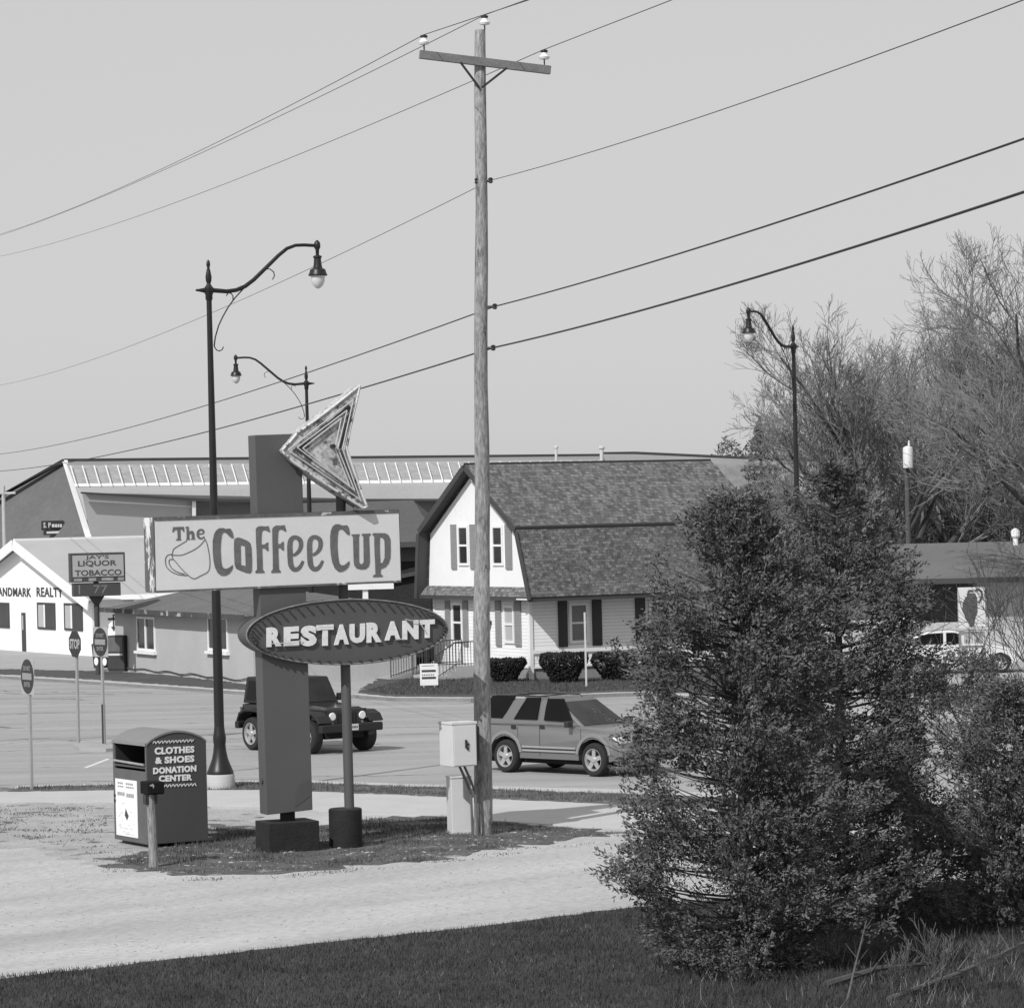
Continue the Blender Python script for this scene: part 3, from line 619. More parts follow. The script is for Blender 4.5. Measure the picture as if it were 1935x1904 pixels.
# small two-part sign on the end wall
s_ = thing('wall_sign', (0,0,0), 'small two-part dark sign with pale lettering on the dark warehouse end', 'sign')
def panel_on(X0,Y0,X1,Y1,off,m,nm,par,th=.12):
    mb = MB(); fill(mb, [wpt(X0,Y0,off), wpt(X1,Y0-1,off), wpt(X1,Y1,off), wpt(X0,Y1+1,off)], th); return mb.build(nm, m, par)
panel_on(78,984,120,1001,3.2,mat('sign_dark', .05, .6, .1, 3),'board',s_); panel_on(82,1002,119,1010,3.2,MATS['sign_dark'],'board',s_)
l3 = MB()
def pw(x0,x1,y0,y1,off):
    def f(s, t, e): q = wpt(x0+(x1-x0)*s, y1+(y0-y1)*t, off); return (q[0], q[1]-e*.02, q[2])
    return f
text(l3, 'S. P', pw(82,96,987,997,3.1), .02, .02)
for a_,b_ in ((98,103),(104,108),(109,112),(113,117)): fill(l3, [wpt(a_,990,3.1),wpt(b_,990,3.1),wpt(b_,996,3.1),wpt(a_,996,3.1)], .02)
fill(l3, [wpt(88,1004,3.1),wpt(113,1003,3.1),wpt(113,1007.5,3.1),wpt(88,1008,3.1)], .02); l3.build('lettering', m_trim, s_)
# ------------------------------------------------------------------ utility pole, wires
m_pole = mat('weathered_pole_wood', .25, .95, .38, 2.2, bump=.02, bscale=9, fine=.38, fscale=12, stretch=(2.5,2.5,.6), spots=(3.5,.60,.10))
m_beam = mat('crossarm_wood', .16, .9, .2, 3, fine=.2, fscale=20, stretch=(1,4,4))
m_blk = mat('black_iron', .022, .45, .2, 4); m_porc = mat('porcelain', .75, .2, .03, 5)
m_galv = mat('galvanised', .5, .5, .08, 3)
PB = G(911.5,1577); PP = thing('utility_pole', (PB.x, PB.y, 0), 'tall weathered wooden power pole with a crossarm and three white insulators, in the centre', 'utility pole')
def pl(v): return (v[0]-PB.x, v[1]-PB.y, v[2])
pt = AT(908,57,PB.y)
bulge = MB(); n = 14; pts = []; rad = []
for k in range(n+1):
    t = k/n; z = -.3+(pt.z+.3)*t; pts.append((( pt.x-PB.x)*t+.012*math.sin(k*1.3), 0, z)); rad.append(.168-.072*t**.8+.004*math.sin(k*2.1))
bulge.tube(pts, rad, 20); bulge.build('pole', m_pole, PP, smooth=True)
aL = pl(AT(793,103,PB.y-.35)); aR = pl(AT(1040,133,PB.y+.15))
def beam(mb, a, b, w_, h_):
    a = Vector(a); b = Vector(b); d = (b-a).normalized(); s = d.cross(Vector((0,0,1))).normalized(); u = s.cross(d)
    vs = [p + s*i*w_/2 + u*j*h_/2 for p in (a,b) for i, j in ((-1,-1),(1,-1),(1,1),(-1,1))]
    mb.add(vs, [(3,2,1,0),(4,5,6,7),(0,1,5,4),(1,2,6,5),(2,3,7,6),(3,0,4,7)]); return mb
beam(MB(), aL, aR, .10, .145).build('crossarm', m_beam, PP, bevel=.006)
bz = pl(AT(908,168,PB.y))[2]
for q in (.31, .665):
    e = Vector(aL).lerp(Vector(aR), q); beam(MB(), (e.x, e.y-.055, e.z-.06), ((pt.x-PB.x)*bz/pt.z+(-.02 if q < .5 else .02), -.14, bz), .012, .04).build('brace', m_blk, PP)
def insulator(base, h=.2):
    o = MB().tube([(base[0],base[1],base[2]), (base[0],base[1],base[2]+h)], .014, 6).build('pin', m_blk, PP)
    MB().lathe([(.02,h-.09),(.085,h-.075),(.10,h-.04),(.06,h+.0),(.055,h+.03),(.03,h+.035)], base, 14).build('insulator', m_porc, o, smooth=True)
    MB().lathe([(.05,h+.03),(.065,h+.05),(.065,h+.075),(.03,h+.09)], base, 12).build('wire_saddle', m_blk, o)
    return (base[0]+PB.x, base[1]+PB.y, base[2]+h+.09)
bL = Vector(aL).lerp(Vector(aR), .035); bR = Vector(aL).lerp(Vector(aR), .955)
wL = insulator((bL.x, bL.y, bL.z+.06)); wR = insulator((bR.x, bR.y, bR.z+.06)); tp = pl(AT(916,57,PB.y-.1))
wT = insulator((tp[0], tp[1], tp[2]+.0), .17)
beam(MB(), (tp[0],tp[1]-.02,tp[2]-.35), (tp[0],tp[1]-.02,tp[2]+.03), .03, .03).build('pin_bracket', m_galv, PP)
hw = []
for (x, y, sgn) in ((927,341,1),(935,579,1),(932,657,1),(901,342,-1)):
    c = pl(AT(x,y,PB.y-.05)); b_ = MB(); b_.tube([((pt.x-PB.x)*c[2]/pt.z,-.02,c[2]),(c[0],c[1],c[2])], .022, 8); b_.lathe([(.02,-.05),(.045,-.03),(.03,0),(.045,.03),(.02,.05)], c, 10)
    b_.build('wire_bracket', m_blk, PP); hw.append((c[0]+PB.x, c[1]+PB.y, c[2]))
# meter cabinet on the pole, conduits and pedestal
cb = Fr(G(911,1577), 28)
def cby(X, Y, y): return cb.hy(X, Y, y)
ub = thing('meter_cabinet', cb, 'pale grey metal meter box hung on the left side of the power pole', 'meter box')
p = cby(854,1366,-.52); q = cby(902,1446,-.52); p0 = p[0]; q0 = q[0]
m_cab = mat('cabinet_paint', .60, .5, .04, 3, fine=.02, fscale=30)
MB().box(p0,q0,-.52,-.02,q[1],p[1]).build('body', m_cab, ub, bevel=.012)
MB().box(p0-.012,q0+.012,-.532,-.01,p[1]-.03,p[1]+.012).build('lid', m_cab, ub, bevel=.005)
MB().box(p0+.03,q0-.02,-.532,-.522,q[1]+.02,p[1]-.05).build('door', m_cab, ub, bevel=.003)
hs = MB().box(q0-.235,q0-.2,-.555,-.533,(p[1]+q[1])/2-.06,(p[1]+q[1])/2+.08); hs.box(q0-.215,q0-.16,-.55,-.533,(p[1]+q[1])/2-.02,(p[1]+q[1])/2+.02); hs.box(q0-.2,q0-.17,-.55,-.533,(p[1]+q[1])/2-.1,(p[1]+q[1])/2-.04); hs.build('latch', m_blk, ub)
MB().box(q0-.02,.05,-.12,-.02,q[1]+.05,p[1]-.12).build('mounting_plate', m_blk, ub)
for k, (X1, Y1) in enumerate(((868,1448),(877,1448))):
    a = cby(X1,Y1,-.35); b2 = cby(X1+13,Y1+27,-.3); c = cby(X1+22,1500,-.24); d = cby(X1+25,1573,-.22)
    MB().tube([(a[0],-.35,q[1]), (b2[0],-.3,b2[1]), (c[0],-.24,c[1]), (d[0]-.01*k,-.22-.03*k,0)], .022, 8).build('conduit', mat('conduit', .12, .5, .1, 4), ub)
pd = Fr(G(855,1577), 14); ped = thing('utility_pedestal', pd, 'low pale grey metal pedestal standing on the ground left of the power pole', 'pedestal')
a = pd.hy(861,1470,0); b2 = pd.hy(890,1572,0)
MB().box(-.06,a[0]+.0,0,.32,0,a[1]).build('side_panel', m_cab, ped) if False else None
MB().box(0,b2[0]+.02,0,.40,.03,a[1]).build('body', m_cab, ped, bevel=.01)
MB().box(-.012,b2[0]+.03,-.012,.412,a[1],a[1]+.03).build('cap', m_cab, ped, bevel=.005)
MB().box(-.03,b2[0]+.05,-.03,.43,-.05,.03).build('base', m_conc, ped)
# wires
def fit_wire(name, A, dirL, dirR, Lp, Rp, zL=None, r1=.012, label='', endL=112, endR=54):
    """catenary-like spans left (away) and right (past the camera) fitted to sight-line measurements"""
    pts = []
    for sgn, dr, obs, L in ((-1, dirL, Lp, endL), (1, dirR, Rp, endR)):
        d = Vector((dr[0], dr[1])).normalized()
        rows = []; rhs = []
        for (X, Y) in obs:
            q = ray(X, Y); k = q.x/q.y         # x = k*y on the sight plane
            s = (k*A[1]-A[0])/(d.x-k*d.y); y = A[1]+d.y*s; z = CAMZ + q.z/q.y*y; t = s/L
            rows.append((t, t*t)); rhs.append(z-A[2])
        if len(obs) == 1: a_, b_ = rhs[0]/rows[0][0], 0
        else:
            so_ = np.linalg.lstsq(np.array(rows), np.array(rhs), rcond=None)[0]; a_, b_ = so_
        print('wire', sgn, round(float(a_),2), round(float(b_),2), [round(r[0],2) for r in rows])
        seg = [(A[0]+d.x*L*t, A[1]+d.y*L*t, A[2]+a_*t+b_*t*t) for t in [i/24 for i in range(25)]]
        pts += seg[::-1] if sgn < 0 else seg[1:]
    o = MB().tube([Vector(p) - Vector(pts[0]) for p in pts], r1, 6).build(name, mat('black_cable', .02, .6, .1, 2), smooth=True); o.location = pts[0]
    return tag(o, label, 'cable', 'overhead wires at the power pole')
DL, DR = (-.235,1), (.19,-1)
fit_wire('power_line', wT, DL, DR, [(0,445),(382,289),(539,215.7),(686,140)], [(995,0)], r1=.007, label='thin wire running over the insulator at the very top of the pole')
fit_wire('power_line', wL, DL, DR, [(0,443.6),(162,380),(382,284),(539,211)], [(1000,0)], r1=.007, label='thin wire on the insulator at the left end of the crossarm')
fit_wire('power_line', wR, DL, DR, [(0,485),(255,407),(539,306),(892,167)], [(1270,0)], r1=.007, label='thin wire on the insulator at the right end of the crossarm')
fit_wire('power_line', hw[0], DL, DR, [(0,728),(316,626),(632,486.7)], [(1106.6,290.5),(1935,0)], r1=.006, label='faint thin wire fixed to the pole well below the crossarm')
fit_wire('telephone_cable', hw[1], DL, DR, [(0,858),(316,786.7),(631,690)], [(1296,475),(1548,395),(1935,262)], r1=.012, label='upper of the two dark low cables crossing behind the arrow sign')
fit_wire('telephone_cable', hw[2], DL, DR, [(0,890),(334,830),(573,766)], [(1296,562.7),(1841,395),(1935,362)], r1=.015, label='lowest and thickest cable on the pole, touching the arrow tip in view')
# small pole far left
sp_ = AT(9,1040,170); fp = thing('utility_pole', (sp_.x, sp_.y, 0), 'slim distant pale pole rising behind the white realty shop at the far left', 'utility pole')
zt = AT(7,918,170).z; MB().tube([(0,0,0),(0,0,zt)], [.13,.09], 10).build('pole', mat('pale_pole', .42, .9, .1, 2), fp)
MB().box(-.1,.6,-.05,.05,zt-.4,zt-.3).build('bracket', m_galv, fp)
# ------------------------------------------------------------------ street lamps
m_lamp = mat('lamp_paint', .014, .4, .25, 3, spec=.4); m_globe = mat('lamp_glass', .62, .15, .03, 3)
def lamp(pos, yaw, label, plinth=True, H=11.0):
    """dark ornamental post; arm reaches along local +x"""
    t_ = thing('street_lamp', (pos[0], pos[1], pos[2]), label, 'street lamp', 'dark ornamental street lamps'); t_.rotation_euler = (0,0,R(yaw))
    MB().lathe([(.30,-.1),(.30,.27),(.285,.30)], n=24).build('concrete_footing', m_conc, t_, smooth=True)
    MB().lathe([(.28,.30),(.28,.35),(.255,.40),(.215,.5),(.17,.62),(.138,.78),(.124,.92),(.134,.97),(.138,1.08),(.122,1.15),(.105,1.3)], n=24).build('base_casting', m_lamp, t_, smooth=True)
    MB().lathe([(.105,1.3),(.095,4),(.075,7),(.056,9.9),(.056,10.2)], n=18).build('shaft', m_lamp, t_, smooth=True)
    MB().lathe([(.056,10.2),(.075,10.24),(.075,10.32),(.10,10.38),(.10,10.47),(.06,10.52),(.04,10.56),(.06,10.62),(.066,10.70),(.045,10.82),(.026,10.89),(.042,10.95),(.036,11.02),(.01,11.06)], n=16).build('finial', m_lamp, t_, smooth=True)
    a = MB(); zt = 10.42
    a.tube([(-.29,0,zt),(-.22,0,zt),(-.1,0,zt),(.1,0,zt),(.4,0,zt-.02),(.62,0,zt+.01),(.82,0,zt+.09),(1.02,0,zt+.23),(1.3,0,zt+.48),(1.6,0,zt+.75),(1.8,0,zt+.90),(2.0,0,zt+.97),(2.2,0,zt+.98),(2.46,0,zt+.97)],
           [.022,.03,.055,.05,.046,.045,.044,.043,.042,.04,.038,.036,.036,.036], 10)
    a.build('arm', m_lamp, t_, smooth=True)
    sc = MB()
    sc.tube([(.09,0,zt-1.17),(.12,0,zt-.98),(.2,0,zt-.74),(.3,0,zt-.55),(.42,0,zt-.36),(.58,0,zt-.16),(.76,0,zt+.02),(.95,0,zt+.18)], .015, 6)
    sc.tube([(.09,0,zt-1.17),(.14,0,zt-1.25),(.21,0,zt-1.27),(.27,0,zt-1.24),(.30,0,zt-1.18)], .012, 6)
    sc.tube([(.54,0,zt-.20),(.54,0,zt-.11),(.50,0,zt-.06),(.44,0,zt-.05),(.39,0,zt-.11)], .012, 6)
    sc.tube([(1.30,0,zt+.46),(1.40,0,zt+.46),(1.48,0,zt+.40),(1.50,0,zt+.32),(1.45,0,zt+.24)], .012, 6)
    sc.build('scroll_bracket', m_lamp, t_, smooth=True)
    c = (2.50,0,0)
    MB().lathe([(.01,zt+1.09),(.045,zt+1.06),(.068,zt+1.02),(.068,zt+.93),(.04,zt+.88),(.036,zt+.77),(.092,zt+.75),(.095,zt+.72),(.075,zt+.70),(.085,zt+.58),(.10,zt+.50),(.165,zt+.46),(.18,zt+.40),(.205,zt+.35),(.20,zt+.33),(.1,zt+.325)], c, 20).build('lamp_head', m_lamp, t_, smooth=True)
    MB().lathe([(.15,zt+.33),(.15,zt+.27),(.135,zt+.19),(.10,zt+.12),(.05,zt+.07),(.015,zt+.055)], c, 18).build('globe', m_globe, t_, smooth=True)
    return t_
LP1 = G(417,1489)
L1 = lamp((LP1.x,LP1.y,0), 27, 'nearest and tallest-looking street lamp, its arm reaching right, behind the donation bin')
L1['label'] = 'nearest street lamp, its arm reaching right, footing just behind the donation bin'
LP2 = G(592,1275); dup(L1, (LP2.x,LP2.y,0), R(183), 'middle distance street lamp with arm reaching left, rising behind the arrow sign')
LP3 = AT(1515,1309,103.5); dup(L1, (LP3.x,LP3.y,0), R(180+54), 'street lamp rising behind the big evergreen on the right, before the bare trees')
# ------------------------------------------------------------------ traffic signs on the left
m_red = mat('sign_red_as_grey', .028, .5, .1, 3); m_bar = mat('sign_white_faded', .26, .5, .05, 3); m_plate = mat('sign_plate', .36, .6, .06, 3)
m_post = mat('sign_post', .30, .6, .12, 3)
def rsign(px, py, topy, xw, yw, yaw, kind, label, name, bottom=None, z=0):
    g0 = G(px, py, z); t_ = thing(name, (g0.x,g0.y,z), label, 'road sign', 'one way road signs' if kind == 'dne' else None); t_.rotation_euler = (0,0,R(yaw))
    fr = Fr((g0.x,g0.y,z), yaw); zt = AT(px, topy, g0.y).z - z
    MB().box(-.042,.042,.0,.05,-.1,zt-.06).build('post', m_post, t_)
    rad_ = .365; zc = zt-rad_-.02; segs = 32 if kind == 'dne' else 8
    if kind == 'dne':
        MB().box(-.38,.38,-.012,-.004,zc-.38,zc+.38).build('plate', m_plate, t_)
    ds = [(rad_*math.cos(2*math.pi*(k+.5)/segs), zc+rad_*math.sin(2*math.pi*(k+.5)/segs)) for k in range(segs)]
    MB().prism(ds, -.022, -.014, 'y').build('face', m_red, t_)
    l_ = MB()
    if kind == 'dne':
        l_.box(-.27,.27,-.028,-.024,zc-.07,zc+.07)
        b_ = l_.build('bar', m_bar, t_)
        l_ = MB(); text(l_, 'DO NOT', rect_y(-.20,.20,zc+.12,zc+.22,-.026,.002), .01, .02); text(l_, 'ENTER', rect_y(-.17,.17,zc-.22,zc-.12,-.026,.002), .01, .02); l_.build('lettering', m_bar, t_)
    else:
        text(l_, 'STOP', rect_y(-.28,.28,zc-.13,zc+.13,-.026,.002), .03, .02); l_.build('lettering', m_plate, t_)
    return t_, fr, zc
rsign(58,1492,1243,22,66,-61,'dne','round do not enter sign standing alone on the kerbside grass, nearest of the three','road_sign')
rsign(147,1401,1188,29,54,-56,'stop','dark eight sided stop sign seen obliquely, second post from the left','road_sign', z=-.02)
t3, fr3, zc3 = rsign(195,1404,1184,31,70,-54,'dne','round do not enter sign with two white discs below it, beside the stop sign','road_sign', z=-.02)
for k in (-1, 1):
    MB().lathe([(.10,-.03),(.10,-.018)], (k*.22-.0,0,zc3-.5), 14, 'y').build('reflector', m_trim, t3)
MB().box(-.035,.035,-.01,.06,0,1.0).build('post_sleeve', m_blk, t3)
# liquor and tobacco sign
def z6w(X, Y): return z6(X, Y)
LQ = Fr((AT(186,1200,127).x, 127, 0), 12)
lq = thing('liquor_sign', LQ, 'framed lightbox sign reading liquor and tobacco on a dark post, before the white realty shop', 'sign')
p = LQ.hy(*z6(945,240)); q = LQ.hy(*z6(1680,610)); x0, x1, zb_, zt_ = p[0], q[0], q[1], p[1]
MB().box(x0,x1,0,1.1,zb_,zt_).build('cabinet', m_dkfas, lq)
MB().box(x0+.06,x1-.06,-.03,-.002,zb_+.2,zt_-.08).build('face', mat('sign_face_grey', .34, .5, .05, 2), lq)
l_ = MB(); m_ink = mat('sign_ink', .05, .6, .1, 3)
W_ = x1-x0; H_ = zt_-zb_
text(l_, "JAY'S", rect_y(x0+W_*.27,x0+W_*.70,zb_+H_*.76,zb_+H_*.92,-.036,.004), .01, .02)
text(l_, 'LIQUOR', rect_y(x0+W_*.13,x0+W_*.84,zb_+H_*.52,zb_+H_*.74,-.036,.004), .02, .02)
text(l_, 'TOBACCO', rect_y(x0+W_*.07,x0+W_*.93,zb_+H_*.22,zb_+H_*.42,-.036,.004), .02, .02); l_.build('lettering', m_ink, lq)
m2_ = MB()
for a, b2 in ((.05,.2),(.32,.46),(.56,.78),(.86,.97)): MB().box(x0+W_*a,x0+W_*b2,-.03,-.002,zb_+.04,zb_+.15).build('worn_strip', mat('worn_grey', .25, .7, .3, 6), lq)
p = LQ.hy(*z6(985,645)); q = LQ.hy(*z6(1620,800)); MB().box(p[0],q[0],.05,.9,q[1],p[1]).build('lower_board', m_ink, lq)
l_ = MB(); text(l_, '77', rect_y(p[0]+(q[0]-p[0])*.42,p[0]+(q[0]-p[0])*.72,q[1]+.1,p[1]-.08,.044,.004), .0, .02); l_.box(p[0]+.18,p[0]+.24,.04,.048,q[1]+.08,p[1]-.06); l_.build('price_lettering', mat('faded_grey', .16, .6, .1, 4), lq)
MB().tube([((p[0]+q[0])/2,.45,0),((p[0]+q[0])/2,.45,zb_)], .1, 12).build('post', m_dkfas, lq)
MB().prism([((p[0]+q[0])/2-.3,q[1]+.01),((p[0]+q[0])/2+.3,q[1]+.01),((p[0]+q[0])/2+.1,q[1]-.3),((p[0]+q[0])/2-.1,q[1]-.3)], .3, .6, 'y').build('post_flange', m_dkfas, lq)
# white T shaped sign behind the coffee sign
TF = Fr(G(694,1281), 10); tb = thing('white_t_sign', TF, 'plain white sign panel on a single white post beyond the restaurant oval', 'sign')
p = TF.hy(653,1104); q = TF.hy(743,1112); MB().box(p[0],q[0],-.15,.15,q[1],p[1]).build('panel', m_trim, tb)
MB().box(-.09,.09,-.08,.08,0,q[1]).build('post', m_trim, tb); MB().box(-.3,.25,-.2,.2,-.02,.06).build('footing', m_conc, tb)
# yard sign
YF = Fr(G(812,1300), 5); ys = thing('yard_sign', YF, 'small white board sign with a dark band on the lawn left of the power pole', 'sign')
p = YF.hy(793,1254); q = YF.hy(828,1294)
MB().box(p[0],q[0],-.02,.02,q[1],p[1]).build('board', m_trim, ys, bevel=.005)
b_ = MB(); w_ = q[0]-p[0]; h_ = p[1]-q[1]
b_.box(p[0]+w_*.1,q[0]-w_*.12,-.028,-.022,q[1]+h_*.62,q[1]+h_*.72); b_.box(p[0]+w_*.1,q[0]-w_*.12,-.028,-.022,q[1]+h_*.3,q[1]+h_*.4); b_.box(p[0]+w_*.12,q[0]-w_*.2,-.028,-.022,q[1]+h_*.9,q[1]+h_*.92)
for k in range(7): b_.box(p[0]+w_*(.12+k*.1),p[0]+w_*(.17+k*.1),-.028,-.022,q[1]+h_*.46,q[1]+h_*.52)
b_.build('printed_band', m_ink, ys)
MB().box(p[0]+.1,p[0]+.14,-.02,.02,-.02,q[1]).box(q[0]-.14,q[0]-.1,-.02,.02,-.02,q[1]).build('leg', m_galv, ys)
# thin post before the house
TP = G(1108,1299); o = MB().box(-.03,.03,-.03,.03,0,2.4).build('marker_post', mat('pale_post', .5, .6, .05, 3)); o.location = TP; tag(o, 'thin pale metal post standing on the lawn between two clipped bushes', 'post')
# ------------------------------------------------------------------ donation bin
BF = Fr(G(281,1603), 30)
bn = thing('donation_bin', BF, 'large grey steel clothes and shoes donation bin with an arched top and open chute', 'donation bin')
m_bin = mat('bin_paint', .068, .5, .05, 1.5, fine=.03, fscale=20); m_binin = mat('bin_inside', .02, .8, .1, 2)
def bz_(X, Y): return (.7904*(250+X/5.6), .7904*(1720+Y/5.6))
xb = BF.hy(*bz_(1385,1400))[0]; yb_ = BF.hx(*bz_(110,1500))[0]; ze_ = BF.hx(*bz_(505,315), 0)[1]; zt_ = BF.hy(*bz_(980,145))[1]
print('bin', xb, yb_, ze_, zt_)
yb_ = min(max(yb_, 1.05), 1.45)
z0 = .07
arch = [(0,z0),(xb,z0)] + [(xb-(xb)*k/14, ze_+(zt_-ze_)*math.sin(math.pi*k/14)**.75) for k in range(15)]
MB().prism(arch, 0, .03, 'y').build('front_panel', m_bin, bn, bevel=.006)
MB().prism(arch, yb_-.03, yb_, 'y').build('rear_panel', m_bin, bn)
ro = MB()
outer = [(xb-(xb)*k/14, ze_+(zt_-ze_)*math.sin(math.pi*k/14)**.75) for k in range(15)]
for i in range(14):
    a, b2 = outer[i], outer[i+1]; ro.prism([(a[0],a[1]-.03),(a[0],a[1]+.004),(b2[0],b2[1]+.004),(b2[0],b2[1]-.03)], -.015, yb_+.015, 'y')
ro.build('roof', mat('bin_roof', .19, .45, .06, 2), bn)
MB().box(xb-.03,xb,.03,yb_-.03,z0,ze_).build('side_panel', m_bin, bn)
zo0 = BF.hx(*bz_(300,665), 0)[1]; zs = BF.hx(*bz_(300,575), 0)[1]; m_binl = mat('bin_paint_paler', .10, .5, .15, 3, fine=.1, fscale=25)
sd = MB(); sd.box(0,.03,.03,yb_-.03,z0,zo0); sd.box(0,.03,.03,.07,zo0,ze_); sd.box(0,.03,yb_-.07,yb_-.03,zo0,ze_); sd.box(0,.03,.07,yb_-.07,ze_-.05,ze_)
sd.build('chute_side_panel', m_binl, bn)  # chute side is paler and more mottled than the other panels
MB().box(-.02,.0-.003,.02,yb_,ze_-.045,ze_+.01).build('eave_trim', mat('bin_trim', .22, .4, .1, 4), bn)
ch = MB(); ch.quad((.03,.07,zs),(.03,yb_-.07,zs),(.75,yb_-.07,zo0+.0),(.75,.07,zo0)); ch.quad((.75,.07,zo0),(.75,yb_-.07,zo0),(.75,yb_-.07,ze_-.05),(.75,.07,ze_-.05)); ch.quad((.03,.07,ze_-.06),(.03,yb_-.07,ze_-.06),(.75,yb_-.07,ze_-.06),(.75,.07,ze_-.06)); ch.box(.031,.7,.05,.069,zo0,ze_-.06); ch.box(.031,.7,yb_-.069,yb_-.05,zo0,ze_-.06)
ch.build('chute', m_binin, bn)
MB().tube([(-.02,.09,zs),(-.02,yb_-.09,zs+.02)], .022, 8).build('chute_bar', mat('worn_steel', .3, .4, .2, 6), bn)
MB().box(.0,.028,.08,yb_-.08,zo0+.045,zs-.035).build('chute_flap', m_bin, bn)
skd = MB(); skd.box(.12,.22,.05,yb_-.05,0,z0); skd.box(xb-.22,xb-.12,.05,yb_-.05,0,z0); skd.build('skid', m_blk, bn)
p = BF.hx(*bz_(150,780), 0); q = BF.hx(*bz_(455,1600), 0); pt_ = BF.hx(*bz_(412,800), 0)
ps = MB().box(-.012,-.003,q[0],p[0],q[1]+.02,p[1]).build('poster', mat('white_paper', .80, .6, .03, 3), bn)
l_ = MB(); Wp = p[0]-q[0]; Hp = p[1]-q[1]
text(l_, 'Don-Free', rect_x(p[0]-Wp*.12,q[0]+Wp*.12,p[1]-Hp*.09,p[1]-Hp*.04,-.015,.001), .01, .02) if False else None
for (a, b2, c, d) in ((.12,.38,.055,.085),(.5,.85,.055,.085),(.12,.40,.115,.14),(.5,.88,.115,.14),(.10,.45,.225,.285),(.52,.88,.235,.30)):
    n = max(2, int((b2-a)/.085))
    for k in range(n): l_.box(-.016,-.013,p[0]-Wp*(a+(b2-a)*(k+.75)/n),p[0]-Wp*(a+(b2-a)*k/n),p[1]-Hp*d,p[1]-Hp*c)
l_.build('printed_heading', mat('print_grey', .30, .7, .2, 8), ps)
l_ = MB(); l_.prism([(p[0]-Wp*.52,p[1]-Hp*.70),(p[0]-Wp*.42,p[1]-Hp*.62),(p[0]-Wp*.47,p[1]-Hp*.50),(p[0]-Wp*.53,p[1]-Hp*.56),(p[0]-Wp*.60,p[1]-Hp*.62)], -.016, -.013, 'x'); l_.build('printed_hand', m_ink, ps)
l_ = MB(); rd = random.Random(3)
for k in range(26):
    c = rd.uniform(.1,.8); d = rd.choice([.75,.78,.81,.84,.9,.93]) if k > 8 else rd.uniform(.4,.7); l_.box(-.016,-.013,p[0]-Wp*(c+rd.uniform(.03,.12)),p[0]-Wp*c,p[1]-Hp*d-.008,p[1]-Hp*d)
l_.build('small_print', mat('print_light', .5, .7, .1, 8), ps)
def bpos(X0, Yt0, Yt1, X1, Yb0, Yb1):
    """image box (left x, top y at left/right, right x, bottom y at left/right) -> text placement on the arch face"""
    def f(s, t, e):
        X = X0+(X1-X0)*s; T = Yt0+(Yt1-Yt0)*s; B = Yb0+(Yb1-Yb0)*s; a = BF.hy(*bz_(X, B+(T-B)*t), 0); return (a[0], -.010-e*.004, a[1])
    return f
l_ = MB()
text(l_, 'CLOTHES', bpos(668,370,348,1198,468,438), .05, .02, 1.1); text(l_, '& SHOES', bpos(676,500,472,1198,592,562), .05, .02, 1.1)
text(l_, 'DONATION', bpos(648,640,605,1225,728,692), .05, .02, 1.1); text(l_, 'CENTER', bpos(725,745,725,1170,832,808), .05, .02, 1.1)
l_.build('lettering', m_trim, bn)
l_ = MB()
text(l_, 'www.donationcenter', bpos(640,295,258,1220,338,300), .02, .02) if False else None
rd = random.Random(8)
for (Xa, Xb, Ya, Yb2) in ((640,1215,310,280),(795,1240,890,870)):
    n = int((Xb-Xa)/24)
    for k in range(n):
        X = Xa+k*24; Y = Ya+(Yb2-Ya)*(X-Xa)/(Xb-Xa); h = 22; zgz = [(X,Y-h if k % 2 else Y+h*.4),(X+9,Y-h-4 if k % 2 else Y+h*.4-6),(X+25,Y+h*.6 if k % 2 else Y-h),(X+15,Y+h*.6 if k % 2 else Y-h)]
        pts = [BF.hy(*bz_(*z_), 0) for z_ in zgz]; l_.prism(pts, -.014-.0006*(k % 2), -.006, 'y')
l_.build('zigzag_border', m_trim, bn)
lk = MB()
for dz in (0,.09): lk.lathe([(.03,-.03),(.03,-.003)], (0, yb_-.09, BF.hx(*bz_(118,1005),0)[1]-dz), 10, 'x')
lk.build('lock', m_blk, bn)
# newspaper / mail box on a leaning wooden post
MF = Fr(G(291,1638), 25)
mb_ = thing('mailbox', MF, 'small black mailbox on a leaning wooden post in front of the donation bin', 'mailbox')
tpz = AT(281,1500,MF.o.y).z; tx = (AT(284,1500,MF.o.y).x-MF.o.x)
MB().tube([(0,0,-.1),(tx*.5,0,tpz*.5),(tx,0,tpz)], [.078,.072,.068], 10).build('post', m_pole, mb_)
MB().box(tx-.1,tx+.1,-.05,.09,tpz-.16,tpz).build('bracket', m_blk, mb_)
MB().box(tx-.09,tx+.2,-.13,.25,tpz,tpz+.205).build('box', mat('mailbox_black', .010, .8, .2, 5, spec=.1), mb_, bevel=.02)
MB().box(tx-.07,tx+.18,-.145,-.132,tpz+.02,tpz+.185).build('door', MATS['mailbox_black'], mb_, bevel=.01)
MB().prism([(tx-.06,tpz+.16),(tx-.0,tpz+.18),(tx+.02,tpz+.14),(tx+.0,tpz+.10),(tx-.01,tpz+.14),(tx-.05,tpz+.14)], -.152, -.147, 'y').build('emblem', mat('faded_mark', .3, .6, .2, 6), mb_)
